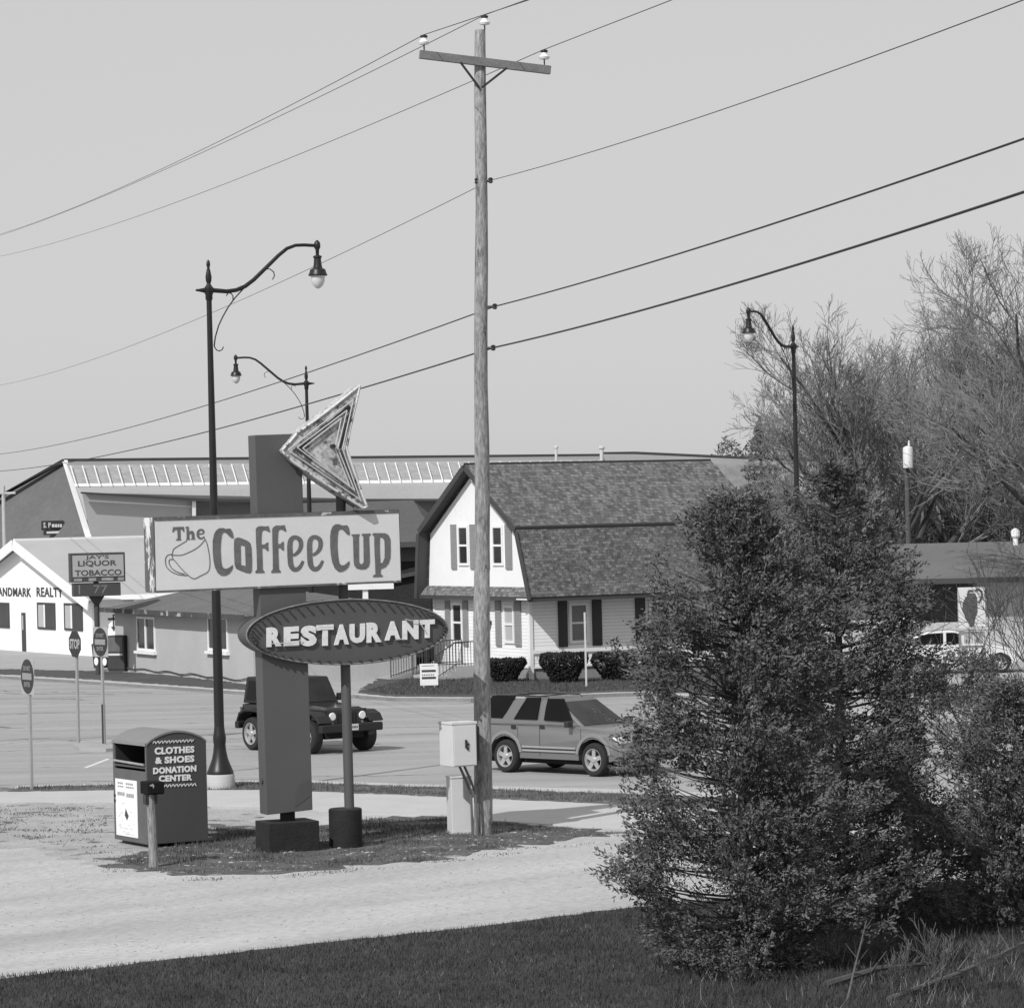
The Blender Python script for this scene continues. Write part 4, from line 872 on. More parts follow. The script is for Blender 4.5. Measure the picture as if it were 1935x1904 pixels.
# ------------------------------------------------------------------ the coffee shop sign (one thing: pylon, name board, arrow, oval, post, footings)
def fillv(mb, pts, off):
    n = len(pts); off = Vector(off); q = [tuple(Vector(p)+off) for p in pts]
    mb.add([tuple(p) for p in pts]+q, [tuple(range(n)), tuple(range(2*n-1,n-1,-1))]+[(i,i+n,(i+1)%n+n,(i+1)%n) for i in range(n)]); return mb
SG = Fr(G(509,1613), 22)
sg = thing('pylon_sign', SG, 'old roadside pylon sign with coffee cup name board, chevron arrow and restaurant oval', 'sign')
K = .7904
zA = lambda X, Y: (K*(340+X/6.047), K*(1210+Y/6.047)); zB = lambda X, Y: (K*(640+X/5.864), K*(1210+Y/5.864))
zR = lambda X, Y: (K*(560+X/3.721), K*(1420+Y/3.721)); zW = lambda X, Y: (K*(660+X/5.95), K*(910+Y/5.95)); z5 = lambda X, Y: (K*(540+X/3.071), K*(1500+Y/3.071))
m_pyl = mat('pylon_paint', .080, .6, .06, .8, fine=.03, fscale=20, spots=(.9,.70,.14)); m_black = mat('black_concrete', .012, .85, .5, 5, bump=.01, bscale=20)
m_face = mat('sign_face_cream', .60, .45, .05, .9, fine=.02, fscale=12); m_let = mat('letter_brown', .115, .6, .18, 5, fine=.15, fscale=30)
m_rust = mat('rusty_edge', .10, .8, .4, 5, spots=(3,.58,.5)); m_edge = mat('dark_sign_edge', .06, .7, .3, 4)
m_peel = mat('peeling_side', .10, .75, .2, 3, spots=(3.6,.50,.72), stretch=(1,1,.45))
hb = SG.hy(*z5(690,1600))
MB().box(0,hb[0],0,.75,-.2,.51).build('concrete_footing', m_black, sg, bevel=.015)
MB().box(hb[0]*.40,hb[0]*.62,.26,.48,.51,.78).build('stub_column', m_black, sg)
yp = .15
P1 = [SG.hy(481,822,yp), SG.hy(569,819,yp), SG.hy(*z5(638,1336),yp), SG.hy(*z5(300,1374),yp)]
MB().prism([P1[3],P1[2],P1[1],P1[0]], yp, yp+.37, 'y').build('pylon', m_pyl, sg, bevel=.01)
c = SG.hy(*z5(255,1120),yp+.18); MB().lathe([(.06,-.03),(.06,-.0)], (P1[3][0]+.0,yp+.18,c[1]), 10, 'x').build('bolt_plate', m_edge, sg)
MB().add([(P1[2][0]-.32,yp-.006,P1[2][1]+.05),(P1[2][0]-.02,yp-.006,P1[2][1]+.25),(P1[2][0]-.03,yp-.006,P1[2][1]+.52),(P1[2][0]-.25,yp-.006,P1[2][1]+.42)],[(0,1,2,3)]).build('dark_patch', mat('patch_dark', .07, .6, .1, 4), sg)  # flat patch, slightly darker than the pylon paint
# round post and footing
ca = SG.hy(*z5(905,1340), .335); cbm = SG.hy(664,1594,.1)
ptx0 = SG.hy(*z5(907,1335), .335); ptx1 = SG.hy(643,925,.335); foot_r = .285
fx = SG.hy(664,1593,.335-.28)[0]
MB().lathe([(foot_r,-.2),(foot_r,ptx0[1]+.01),(foot_r-.02,ptx0[1]+.03)], (fx,.335,0), 28).build('round_footing', m_black, sg, smooth=True)
MB().tube([(ptx0[0],.335,ptx0[1]-.05),(ptx1[0],.335,ptx1[1]+.3)], .085, 18).build('post', m_pyl, sg, smooth=True)
# name board
yf = .11
c4 = [SG.hy(*zA(205,1222),yf), SG.hy(*zB(1862,1040),yf), SG.hy(*zB(1832,88),yf), SG.hy(*zA(180,205),yf)]
bd = MB().prism([(c4[0][0]-.01,c4[0][1]-.03),(c4[1][0]+.02,c4[1][1]-.03),(c4[2][0]+.02,c4[2][1]+.055),(c4[3][0]-.01,c4[3][1]+.055)], yf+.003, yf+.64, 'y').build('name_board', m_edge, sg, bevel=.008)
MB().prism([(p[0],p[1]) for p in c4], yf-.018, yf+.002, 'y').build('board_face', m_face, bd)
s_ = MB(); s_.add([(c4[0][0]-.014,yf+.02,c4[0][1]-.03),(c4[0][0]-.014,yf+.62,c4[0][1]-.03),(c4[3][0]-.014,yf+.62,c4[3][1]+.05),(c4[3][0]-.014,yf+.02,c4[3][1]+.05)],[(0,1,2,3)])
s_.build('peeling_side', m_peel, bd)
tr = MB(); rd = random.Random(4)
beam(tr, (c4[3][0],yf-.014,c4[3][1]+.02), (c4[2][0],yf-.014,c4[2][1]+.02), .03, .05); beam(tr, (c4[0][0],yf-.014,c4[0][1]-.015), (c4[1][0],yf-.014,c4[1][1]-.015), .03, .035)
tr.build('board_edging', m_rust, bd)
lbu = MB(); lbu.lathe([(.02,0),(.05,.02),(.05,.06),(.01,.09)], (c4[3][0]+(c4[2][0]-c4[3][0])*.83,yf+.1,c4[2][1]+.04), 8); lbu.build('lamp_socket', m_trim, bd)
def outl(mb, loops, zf, k=0):
    L = [[SG.hy(*zf(*p), yf-.02) for p in lp] for lp in loops]; vs, fs = loops_mesh(L, .004)
    mb.add([(v[0], yf-.024-v[2]-.0, v[1]) for v in vs], fs)
def stroke(mb, pts, wd, zf, off=0.0, th=.004):
    P_ = [Vector(p) for p in pts]; n = len(P_); ww = wd if hasattr(wd,'__len__') else [wd]*n
    # resample smooth (Catmull-Rom)
    Q = []; Wq = []
    for i in range(n-1):
        p0, p1, p2, p3 = P_[max(i-1,0)], P_[i], P_[i+1], P_[min(i+2,n-1)]
        for j in range(5):
            t = j/5; Q.append(.5*((2*p1)+(p2-p0)*t+(2*p0-5*p1+4*p2-p3)*t*t+(3*p1-p0-3*p2+p3)*t**3)); Wq.append(ww[i]*(1-t)+ww[i+1]*t)
    Q.append(P_[-1]); Wq.append(ww[-1]); L = []; Rr = []
    for i, q in enumerate(Q):
        d = (Q[min(i+1,len(Q)-1)]-Q[max(i-1,0)]); d.normalize(); nn = Vector((-d.y,d.x)); L.append(q+nn*Wq[i]/2); Rr.append(q-nn*Wq[i]/2)
    fs = []; vs = []
    for a in (0,1):
        y = yf-.020-off-(0 if a == 0 else th)
        for p in L+Rr: h = SG.hy(*zf(p.x,p.y), yf-.02); vs.append((h[0], y, h[1]))
    m = len(L); N = 2*m
    for i in range(m-1):
        fs.append((i,i+1,m+i+1,m+i)); fs.append((N+i,N+m+i,N+m+i+1,N+i+1)); fs.append((i,N+i,N+i+1,i+1)); fs.append((m+i,m+i+1,N+m+i+1,N+m+i))
    fs.append((0,m,N+m,N)); fs.append((m-1,N+m-1,N+2*m-1,2*m-1)); mb.add(vs, fs)
lm = MB()
outl(lm, [[(1270,320),(1295,350),(1310,400),(1322,455),(1295,460),(1260,435),(1225,395),(1190,372),(1160,385),(1145,430),(1135,520),(1130,620),(1135,720),(1142,810),(1155,870),(1185,900),(1220,900),(1265,880),(1305,845),(1310,880),(1290,930),(1250,975),(1200,1000),(1140,1000),(1090,960),(1050,880),(1028,770),(1018,640),(1018,500),(1035,410),(1065,350),(1110,318),(1160,312),(1210,328),(1250,322)]], zA)
outl(lm, [[(1330,480),(1350,460),(1385,450),(1430,460),(1520,498),(1560,530),(1577,600),(1585,800),(1582,930),(1560,966),(1500,958),(1400,920),(1355,895),(1335,840),(1325,600)],[(1420,560),(1485,572),(1495,862),(1425,848)]], zA)
outl(lm, [[(1640,330),(1660,300),(1700,285),(1780,290),(1825,283),(1835,320),(1848,370),(1820,365),(1790,345),(1760,340),(1730,355),(1722,420),(1720,552),(1770,550),(1800,525),(1820,520),(1818,580),(1825,640),(1800,640),(1770,605),(1730,605),(1735,750),(1740,910),(1765,940),(1765,958),(1635,962),(1635,940),(1660,910),(1655,700),(1645,500)]], zA)
outl(lm, [[(62,320),(80,290),(120,268),(180,270),(235,262),(245,300),(260,350),(230,345),(205,325),(170,322),(148,340),(140,420),(140,530),(180,525),(205,495),(225,500),(222,560),(225,615),(200,612),(175,580),(145,582),(148,700),(155,880),(180,905),(180,925),(48,930),(48,912),(72,880),(70,700),(65,500)]], zB)
for dx, dy, o_ in ((0,0,.0),(276,-5,.0)):
    ep = [(355,690),(410,655),(452,600),(466,530),(450,470),(400,437),(350,445),(318,490),(310,560),(312,650),(316,750),(328,830),(365,880),(415,880),(462,835),(496,765)]
    ew = [38,48,58,64,64,58,62,70,74,76,76,74,66,60,50,36]
    stroke(lm, [(x+dx,y+dy) for x,y in ep], ew, zB)
outl(lm, [[(1085,265),(1115,265),(1135,300),(1150,390),(1125,402),(1090,370),(1050,325),(1015,318),(990,340),(978,420),(975,560),(985,700),(1000,790),(1030,825),(1070,825),(1110,795),(1140,765),(1148,800),(1130,850),(1090,890),(1040,915),(990,915),(940,870),(905,790),(885,680),(875,560),(875,420),(885,340),(910,280),(950,250),(1000,250),(1040,268)]], zB)
outl(lm, [[(1175,392),(1285,388),(1285,408),(1275,420),(1278,780),(1300,808),(1325,808),(1345,780),(1340,420),(1318,405),(1318,385),(1440,380),(1440,400),(1418,415),(1430,780),(1415,840),(1370,878),(1300,883),(1240,865),(1210,820),(1205,770),(1195,425),(1175,412)]], zB)
outl(lm, [[(1468,385),(1490,375),(1640,375),(1690,400),(1718,460),(1720,600),(1718,720),(1690,800),(1650,850),(1590,875),(1580,890),(1582,950),(1610,968),(1610,985),(1475,990),(1475,970),(1510,950),(1505,800),(1495,600),(1492,415),(1468,405)],[(1570,430),(1610,440),(1635,480),(1640,600),(1638,720),(1610,790),(1578,800),(1568,600)]], zB)
# The
outl(lm, [[(432,370),(445,300),(600,295),(605,365),(590,365),(580,335),(548,330),(552,470),(565,488),(488,490),(490,475),(512,465),(505,335),(470,340),(450,368)]], zA)
outl(lm, [[(625,296),(668,290),(672,372),(700,352),(735,358),(750,390),(754,462),(772,475),(700,478),(715,462),(712,400),(695,390),(676,405),(678,465),(692,478),(628,484),(642,468),(640,320),(625,312)]], zA)
stroke(lm, [(812,402),(880,390),(880,352),(848,338),(812,360),(803,410),(822,455),(862,462),(898,435)], [18,20,30,26,34,36,34,26,14], zA)
lm.build('lettering', m_let, bd)
cu = MB()
for k, s0 in enumerate(([(645,498),(540,560),(455,618),(432,700)], [(432,705),(560,705),(660,670),(760,620),(840,560),(905,480)], [(893,448),(935,540),(965,680),(977,800),(970,900),(935,955),(850,1000),(745,1045),(650,985),(560,895),(490,810),(440,750),(425,690)], [(425,690),(365,708),(335,760),(345,860),(410,935),(520,985),(650,1000)], [(455,768),(400,768),(385,810),(420,885),(500,945),(610,980)])):
    stroke(cu, s0, 11, zA, off=.0005*k)
cu.build('cup_drawing', m_let, bd)
# arrow
ya = -.06
av = [(92,985),(185,885),(300,745),(560,560),(800,380),(1190,70),(1150,260),(1060,640),(1000,960),(1120,1320),(1290,1790),(1240,1810),(1000,1660),(560,1370),(250,1160),(110,1030)]
A_ = [SG.hy(*zW(*p), ya) for p in av]
aw = MB().prism(A_, ya, ya+.46, 'y').build('arrow', mat('arrow_paint', .40, .75, .5, 3.5, fine=.35, fscale=16, spots=(3.2,.54,.10)), sg, bevel=.008)
def atube(mb, pts, rr=.012, y=ya-.05, close=True):
    q = [SG.hy(*zW(*p), y) for p in pts]; q = q+[q[0]] if close else q
    for a, b2 in zip(q, q[1:]): mb.tube([(a[0],y,a[1]),(b2[0],y,b2[1])], rr, 6)
nt_ = MB(); atube(nt_, [(170,985),(1100,270),(945,970),(1200,1690)]); atube(nt_, [(300,950),(1010,420),(880,960),(1120,1560)]); atube(nt_, [(380,960),(930,530),(840,960),(1050,1500)], .012)
nt_.build('neon_tube', mat('neon_glass', .5, .25, .1, 5), aw)
gr = MB(); 
for pts in ([(250,1000),(1040,360)],[(290,1060),(1150,1640)],[(1060,420),(910,960)],[(920,990),(1150,1580)]): atube(gr, pts, .02, ya-.012, False)
gr.build('tube_channel', m_edge, aw)
al = MB(); 
lip = [A_[i] for i in range(len(A_))]
for a, b2 in zip(lip, lip[1:]+lip[:1]): al.tube([(a[0],ya-.01,a[1]),(b2[0],ya-.01,b2[1])], .022, 6)
al.build('arrow_rim', mat('arrow_rim_paint', .62, .6, .25, 5, spots=(5,.55,.14)), aw)
MB().lathe([(.035,-.12),(.035,0)], (SG.hy(*zW(790,930),ya)[0],ya,SG.hy(*zW(790,930),ya)[1]), 8, 'y').build('electrode', m_blk, aw)
# restaurant oval
yo = .06
oc = SG.hy(*zR(1000,335), yo); ol = SG.hy(*zR(108,365), yo); orr = SG.hy(*zR(1895,305), yo); ot = SG.hy(*zR(990,48), yo); ob = SG.hy(*zR(1010,622), yo)
ax = Vector((orr[0]-ol[0], orr[1]-ol[1]))/2; ay = Vector((ot[0]-ob[0], ot[1]-ob[1]))/2; cc = Vector(((ol[0]+orr[0])/2, (ot[1]+ob[1])/2))
el = [(cc+ax*math.cos(t)+ay*math.sin(t)) for t in [2*math.pi*k/64 for k in range(64)]]
m_oval = mat('oval_paint', .075, .55, .08, 1.5, fine=.04, fscale=20, spots=(1.2,.68,.12))
ov_ = MB().prism([tuple(p) for p in el], yo, yo+.50, 'y').build('oval_sign', m_oval, sg, smooth=True)
rim = MB(); q = [(p.x,yo-.012,p.y) for p in el]; rim.tube(q+[q[0]], .016, 6, cap=False); rim.build('oval_rim', mat('oval_rim_paint', .17, .5, .4, 8), ov_)
bs = None
for k in range(58):
    t = 2*math.pi*(k+.5)/58; p = cc+ax*.962*math.cos(t)+ay*.90*math.sin(t)
    if bs is None: bs = MB().lathe([(.013,.0),(.016,-.05),(.022,-.085),(.015,-.10)], (0,0,0), 8, 'y').build('bulb_socket', mat('socket', .045, .5, .3, 8), ov_); b_ = bs
    else: b_ = bs.copy(); COL.objects.link(b_); b_.parent = ov_
    b_.location = (p.x, yo-.002, p.y)
boxes = [('R',290,425,293,467),('E',445,578,288,462),('S',595,735,279,462),('T',735,885,271,458),('A',890,1022,268,448),('U',1030,1165,262,434),('R',1180,1312,250,428),('A',1342,1480,240,408),('N',1500,1640,232,402),('T',1655,1785,226,388)]
rl = MB()
for i, (ch_, a, b2, t, u2) in enumerate(boxes):
    dy = (b2-a)*.03
    def f(s, t_, e, a=a, b2=b2, t=t, u2=u2, dy=dy):
        X = a+(b2-a)*s; Y = u2+(t-u2)*t_ - dy*(s-.5)*2; h = SG.hy(*zR(X,Y), yo-.05); return (h[0], yo-.032-e*.018, h[1])
    text(rl, ch_, f, .06, .02)
rl.build('lettering', mat('raised_letter_white', .66, .5, .1, 5, fine=.05, fscale=20, spots=(4,.68,.3)), ov_, bevel=0)
def rt(pts, rr=.008):
    q = [SG.hy(*zR(*p), yo-.085) for p in pts]; MB().tube([(a[0],yo-.085,a[1]) for a in q], rr, 6).build('neon_tube', MATS['neon_glass'], ov_)
rt([(330,440),(410,436),(560,428),(600,400)]); rt([(690,335),(760,290),(880,292)]); rt([(1520,222),(1650,250),(1700,330)]); rt([(1440,395),(1530,402)])
# ------------------------------------------------------------------ cars
m_tyre = mat('tyre_rubber', .018, .85, .15, 6); m_rim = mat('alloy', .55, .3, .06, 6, metal=.6); m_dglass = mat('car_glass', .006, .1, .3, 1.0, spec=.18)
m_under0 = mat('brake_dark', .05, .6, .2, 9)
m_chrome = mat('chrome_trim', .6, .2, .05, 5, metal=.7)
def wheel(par, x, y, r, w_, out=-1, spokes=5):
    """wheel whose outer face is at y, axle along y; out=-1 faces -y"""
    s = out
    pr = [(r*.60,-s*.0),(r*.66,s*.012),(r*.90,s*.010),(r*.97,-s*.02),(r,-s*.06),(r,-s*(w_-.04)),(r*.93,-s*w_),(r*.6,-s*w_)]
    o = MB().lathe(pr, (0,0,0), 36, 'y', (0,1)).build('wheel', m_tyre, par, smooth=True); o.location = (x,y,r)
    rim = MB().lathe([(r*.66,s*.014),(r*.62,s*.012),(r*.57,-s*.03),(r*.55,-s*.10)], (0,0,0), 32, 'y', (0,0))
    MB().lathe([(r*.60,-s*.10),(r*.60,-s*.12)], (0,0,0), 20, 'y').build('brake_disc', m_under0, o)
    for k in range(spokes):
        a = 2*math.pi*k/spokes+.3; c, q = math.cos(a), math.sin(a); w2 = r*.15
        p0 = Vector((0,-s*.008,0)); p1 = Vector((c*r*.61,-s*.012,q*r*.61)); nn = Vector((-q,0,c))*w2
        rim.add([p0-nn,p0+nn,p1+nn*.8,p1-nn*.8] + [v+Vector((0,-s*.03,0)) for v in (p0-nn,p0+nn,p1+nn*.8,p1-nn*.8)], [(0,1,2,3),(7,6,5,4),(0,4,5,1),(1,5,6,2),(2,6,7,3),(3,7,4,0)])
    rim.lathe([(r*.17,-s*.03),(r*.17,s*.012),(r*.1,s*.02)], (0,0,0), 16, 'y')
    ro_ = rim.build('rim', m_rim, o, smooth=False); return o
def arc(cx, cz, r, a0, a1, n=9): return [(cx+r*math.cos(R(a0+(a1-a0)*k/n)), cz+r*math.sin(R(a0+(a1-a0)*k/n))) for k in range(n+1)]
def shell(prof, W_, xm, rnd=.12, drop=.03, ymin=0.0):
    """side outline swept across the width with rounded plan corners and shoulders"""
    mb = MB(); sl_ = [(0,1.0,1),(.03,.55,.5),(.10,.2,.12),(.3,0,0)]
    ys = [(W_*0+a*1.0, f, g) for a, f, g in sl_] + [(W_-a, f, g) for a, f, g in sl_[::-1]]
    n = len(prof); zs = [p[1] for p in prof]; zm = max(zs); x0 = min(p[0] for p in prof); x1 = max(p[0] for p in prof)
    for y, f, g in ys:
        for (x, z) in prof:
            e = 0
            if x > x1-.35: e = -rnd*f*((x-(x1-.35))/.35)
            if x < x0+.25: e = rnd*.6*f*((x0+.25-x)/.25)
            zz_ = z - drop*g*(1 if z > zm-.35 else 0)
            mb.v.append((x+e, ymin+y, zz_))
    m = len(ys)
    mb.f.append(tuple(range(n))); mb.f.append(tuple((m-1)*n+i for i in range(n-1,-1,-1)))
    for j in range(m-1):
        for i in range(n): mb.f.append((j*n+i, j*n+(i+1) % n, (j+1)*n+(i+1) % n, (j+1)*n+i))
    return mb
# --- the sport utility wagon
A = G(956,1459,-.12); B = G(1128.5,1467.5,-.12); hd = math.degrees(math.atan2(B.y-A.y, B.x-A.x)); print('suv', hd, (B-A).length)
CF = Fr((A.x,A.y,-.12), hd); WB_ = 2.66; BW = 1.72
suv = thing('parked_suv', CF, 'mid grey four door sport utility wagon on the road right of the power pole', 'car')
m_car = mat('grey_car_paint', .22, .34, .04, 1, metal=.55, coat=.4); m_under = mat('underbody', .01, .9, .1, 3); m_clad = mat('lower_cladding', .16, .45, .05, 2)
za = .40; ra = .45
body = [(-.97,.44),(-1.0,.60),(-.985,.70),(-.96,1.03),(-.9,1.055),(2.0,1.06),(2.22,1.07),(2.45,1.055),(3.0,.99),(3.25,.93),(3.40,.83),(3.44,.66),(3.46,.50),(3.42,.36),(3.2,.33)] + arc(WB_,za,ra,-8,188,12) + [(2.1,.34),(.55,.34)] + arc(0,za,ra,-8,188,12) + [(-.6,.40)]
bo = shell(body, BW, 0, .22, .035).build('body', m_car, suv, smooth=True)
MB().box(-.85,3.2,.25,BW-.25,.22,.8).build('underbody', m_under, suv)
gh = MB(); zb0, zt0 = 1.045, 1.62; yi, yt_ = .07, .24
base = [(-.93,yi),(2.28,yi+.06),(2.28,BW-yi-.06),(-.93,BW-yi)]; top = [(-.72,yt_),(1.38,yt_+.02),(1.38,BW-yt_-.02),(-.72,BW-yt_)]
gh.add([(x,y,zb0) for x,y in base]+[(x,y,zt0) for x,y in top], [(3,2,1,0),(4,5,6,7),(0,1,5,4),(1,2,6,5),(2,3,7,6),(3,0,4,7)])
gho = gh.build('cabin', m_car, suv, bevel=.045)
def z_6(X, Y): return (790.4+X*.2533, 1225+Y*.2533)
nrm = (0, -(zt0-zb0), (yt_-yi))
def pane(zf, pts, par, m=m_dglass, fr=CF, pl_=(0,yi,zb0), nl=nrm, off=.006, nm='window'):
    nv = Vector(nl).normalized(); q = [fr.plane(*zf(*p), pl_, nl)+nv*(.006) for p in pts]
    return fillv(MB(), q, -nv*.02).build(nm, m, par)
pane(z_6, [(495,515),(625,520),(660,470),(728,356),(560,350),(500,400)], suv)
pane(z_6, [(712,526),(728,500),(768,432),(812,366),(916,364),(884,530)], suv)
pane(z_6, [(937,535),(952,440),(968,374),(1088,374),(1110,430),(1150,546)], suv)
for y0, flip in ((BW-yi, 1),):
    for pts in ([(-.85,1.09),(-.1,1.09),(.1,1.55),(-.62,1.55)],[(.0,1.09),(.72,1.09),(.72,1.55),(.2,1.55)],[(.82,1.09),(1.95,1.09),(1.35,1.55),(.82,1.55)]):
        q = [Vector((x, y0-(z-zb0)/(zt0-zb0)*(yt_-yi)+.006, z)) for x, z in pts]; fillv(MB(), q, (0,-.02,0)).build('window', m_dglass, suv)
wsn = Vector((zt0-zb0,0,2.28-1.38)).normalized()
def wsp(u, v): x = 2.28+(1.38-2.28)*v; z = zb0+(zt0-zb0)*v; hw_ = (BW/2-yi-.06)*(1-v)+(BW/2-yt_-.02)*v; return Vector((x, BW/2+(u)*(hw_-.06), z))+wsn*.012
fillv(MB(), [wsp(-1,.06),wsp(1,.06),wsp(1,.9),wsp(-1,.9)], -wsn*.02).build('windscreen', mat('wagon_windscreen', .02, .08, .6, 2.2, spec=.4), suv)
rw_ = MB(); fillv(rw_, [Vector((-.93-.004,.2,1.12)),Vector((-.93-.004,BW-.2,1.12)),Vector((-.76,BW-.32,1.55)),Vector((-.76,.32,1.55))], (.02,0,0)); rw_.build('rear_window', m_dglass, suv)
rk = MB()
for y in (yt_+.10, BW-yt_-.10): rk.tube([(-.6,y,zt0),(-.55,y,zt0+.06),(1.0,y,zt0+.06),(1.08,y,zt0)], .016, 6)
for x in (-.2,.7): rk.tube([(x,yt_+.1,zt0+.06),(x,BW-yt_-.1,zt0+.06)], .014, 6)
rk.build('roof_rack', m_blk, suv)
for cx_ in (0, WB_):
    fl = MB()
    pts_ = arc(cx_,za,ra+.0,8,172,14); out = arc(cx_,za,ra+.075,8,172,14)
    q = pts_+out[::-1]; fl.prism(q, -.025, -.002, 'y'); fl.build('fender_flare', mat('flare_paint_lit', .3, .35, .05, 2, metal=.4), suv, bevel=.008)  # body paint made lighter, standing for light the flare catches
def cfx(X, Y): return CF.hy(*z_6(X,Y), 0)
sm = MB(); sm.box(.53,2.14,-.022,-.002,.575,.615); sm.build('side_moulding', m_chrome, suv)
sm = MB(); sm.box(.53,2.14,-.012,-.002,.54,.571).box(.53,2.14,-.014,-.002,.475,.49); sm.build('side_moulding', m_blk, suv)
MB().box(.53,2.14,-.016,-.002,.495,.537).build('side_moulding', m_chrome, suv)
sea = MB()
for X in (905, 1212): x, _ = cfx(X,650); sea.box(x-.005,x+.005,-.004,.02,.40,1.02)
x, _ = cfx(742,620); sea.box(x-.005,x+.005,-.004,.02,.80,1.02); sea.build('door_seam', m_blk, suv)
for X in (712, 925):
    x, z = cfx(X,582); MB().box(x-.075,x+.075,-.02,-.002,z-.045,z+.04).build('door_handle', m_blk, suv, bevel=.008)
mr_ = MB().box(1.98,2.10,-.20,-.02,1.06,1.19).build('wing_mirror', m_blk, suv, bevel=.02)
MB().box(1.98,2.10,BW+.02,BW+.20,1.06,1.19).build('wing_mirror', m_blk, suv, bevel=.02)
for y0, y1 in ((.06,.42),(BW-.42,BW-.06)): MB().box(3.22,3.43,y0,y1,.72,.87).build('headlight', mat('lamp_lens', .65, .1, .1, 9, metal=.3), suv, bevel=.02)
MB().box(3.40,3.455,.45,BW-.45,.70,.86).build('grille', m_blk, suv)
MB().box(3.44,3.47,.45,BW-.45,.77,.80).build('grille_bar', m_chrome, suv)
MB().box(3.38,3.56,.0,BW,.44,.62).build('bumper', m_clad, suv, bevel=.03); MB().box(3.2,3.5,.02,BW-.02,.3,.44).build('air_dam', m_blk, suv, bevel=.02)
MB().box(-1.08,-.94,.0,BW,.46,.64).build('bumper', m_clad, suv, bevel=.03)
for y in (.0,BW-.12): MB().box(-.985,-.93,y,y+.12,.72,1.0).build('tail_light', mat('lamp_red_grey', .08, .3, .1, 5), suv)
for x in (0, WB_): wheel(suv, x, -.012, .365, .23, -1, 5); wheel(suv, x, BW+.012, .365, .23, 1, 5)
stw = MB().tube([Vector((1.75,1.25+.17*math.cos(t),1.12+.17*math.sin(t))) for t in [k*math.pi/8 for k in range(17)]], .014, 6, cap=False)
# --- the black off-roader
A = G(474.4,1417,-.12); B = G(588,1425.5,-.12); hd = math.degrees(math.atan2(B.y-A.y, B.x-A.x)); print('jeep', hd, (B-A).length)
JF = Fr((A.x,A.y,-.12), hd); JW = 1.84; JB = 2.46; jr = .41
jp = thing('black_offroader', JF, 'boxy black two door off roader with round headlights, half hidden behind the sign pylon', 'car')
m_jb = mat('black_car_paint', .012, .22, .1, 1, coat=.6); m_jt = mat('black_soft_plastic', .014, .6, .1, 3)
tub = [(-.62,.62),(-.64,1.14),(1.52,1.16),(1.52,.60)] + arc(JB-.02,.46,.52,150,180,3)[::-1][:0] + [(1.5,.5),(.6,.5)] + arc(0,.46,.50,5,175,10) + [(-.55,.6)]
shell(tub, JW-.34, 0, .05, .02, .17).build('body', m_jb, jp, smooth=True)
hd_ = MB().add([(1.5,.22,.62),(2.88,.36,.62),(2.88,JW-.36,.62),(1.5,JW-.22,.62),(1.5,.22,1.13),(2.80,.36,1.06),(2.80,JW-.36,1.06),(1.5,JW-.22,1.13),(1.55,.4,1.19),(2.76,.46,1.11),(2.76,JW-.46,1.11),(1.55,JW-.4,1.19)],
  [(3,2,1,0),(0,1,5,4),(1,2,6,5),(2,3,7,6),(4,5,9,8),(8,9,10,11),(5,6,10,9),(6,7,11,10),(0,4,8,11,7,3)]).build('hood', m_jb, jp, bevel=.02)
gl = MB().box(2.86,2.92,.34,JW-.34,.62,1.07).build('grille', m_jb, jp, bevel=.015)
gs = MB()
for k in range(7): y = JW/2+(k-3)*.085; gs.box(2.915,2.926,y-.025,y+.025,.70,.98)
gs.build('grille_slot', m_under, gl)
for y in (.48, JW-.48):
    MB().lathe([(.095,.0),(.10,.02),(.085,.035)], (2.92,y,.90), 20, 'x').build('headlight', mat('headlamp_glass', .8, .1, .1, 9), jp, smooth=True)
    MB().lathe([(.035,.0),(.035,.02)], (2.92,y-.0,.74), 12, 'x').build('turn_signal', mat('amber_grey', .2, .3, .1, 9), jp)
for cx_ in (0, JB):
    for y0, y1 in ((-.03,.36),(JW-.36,JW+.03)):
        out = [(cx_-.62,.72),(cx_-.50,.93),(cx_-.25,1.02),(cx_+.28,1.02),(cx_+.52,.93),(cx_+.64,.76),(cx_+.60,.74),(cx_+.47,.88),(cx_+.26,.965),(cx_-.23,.965),(cx_-.46,.88),(cx_-.58,.70)]
        MB().prism(out, y0, y1, 'y').build('fender_flare', m_jt, jp, bevel=.012)
tp_ = MB(); bs_ = [(-.64,.20),(1.52,.20),(1.52,JW-.20),(-.64,JW-.20)]; t4 = [(-.58,.29),(1.18,.29),(1.18,JW-.29),(-.58,JW-.29)]
tp_.add([(x,y,1.15) for x,y in bs_]+[(x,y,1.80) for x,y in t4], [(3,2,1,0),(4,5,6,7),(0,1,5,4),(1,2,6,5),(2,3,7,6),(3,0,4,7)]); tp_.build('hard_top', m_jt, jp, bevel=.03)
for x0, x1, x0t, x1t in ((-.5,.32,-.46,.30),(.42,1.36,.42,1.1)):
    for s in (0,1):
        def yy(z): q = .20+(.29-.20)*(z-1.15)/.65-.006; return q if s == 0 else JW-q
        q = [Vector((x0,yy(1.22),1.22)),Vector((x1,yy(1.22),1.22)),Vector((x1t,yy(1.7),1.7)),Vector((x0t,yy(1.7),1.7))]; fillv(MB(), q, (0,.012 if s == 0 else -.012,0)).build('window', m_dglass, jp)
wn = Vector((.65,0,.34)).normalized(); q = [Vector((1.5,.30,1.19)),Vector((1.5,JW-.30,1.19)),Vector((1.22,JW-.36,1.72)),Vector((1.22,.36,1.72))]
fillv(MB(), [p+wn*.02 for p in q], -wn*.02).build('windscreen', mat('windscreen_glass', .02, .05, .5, 2.5, spec=.4), jp)
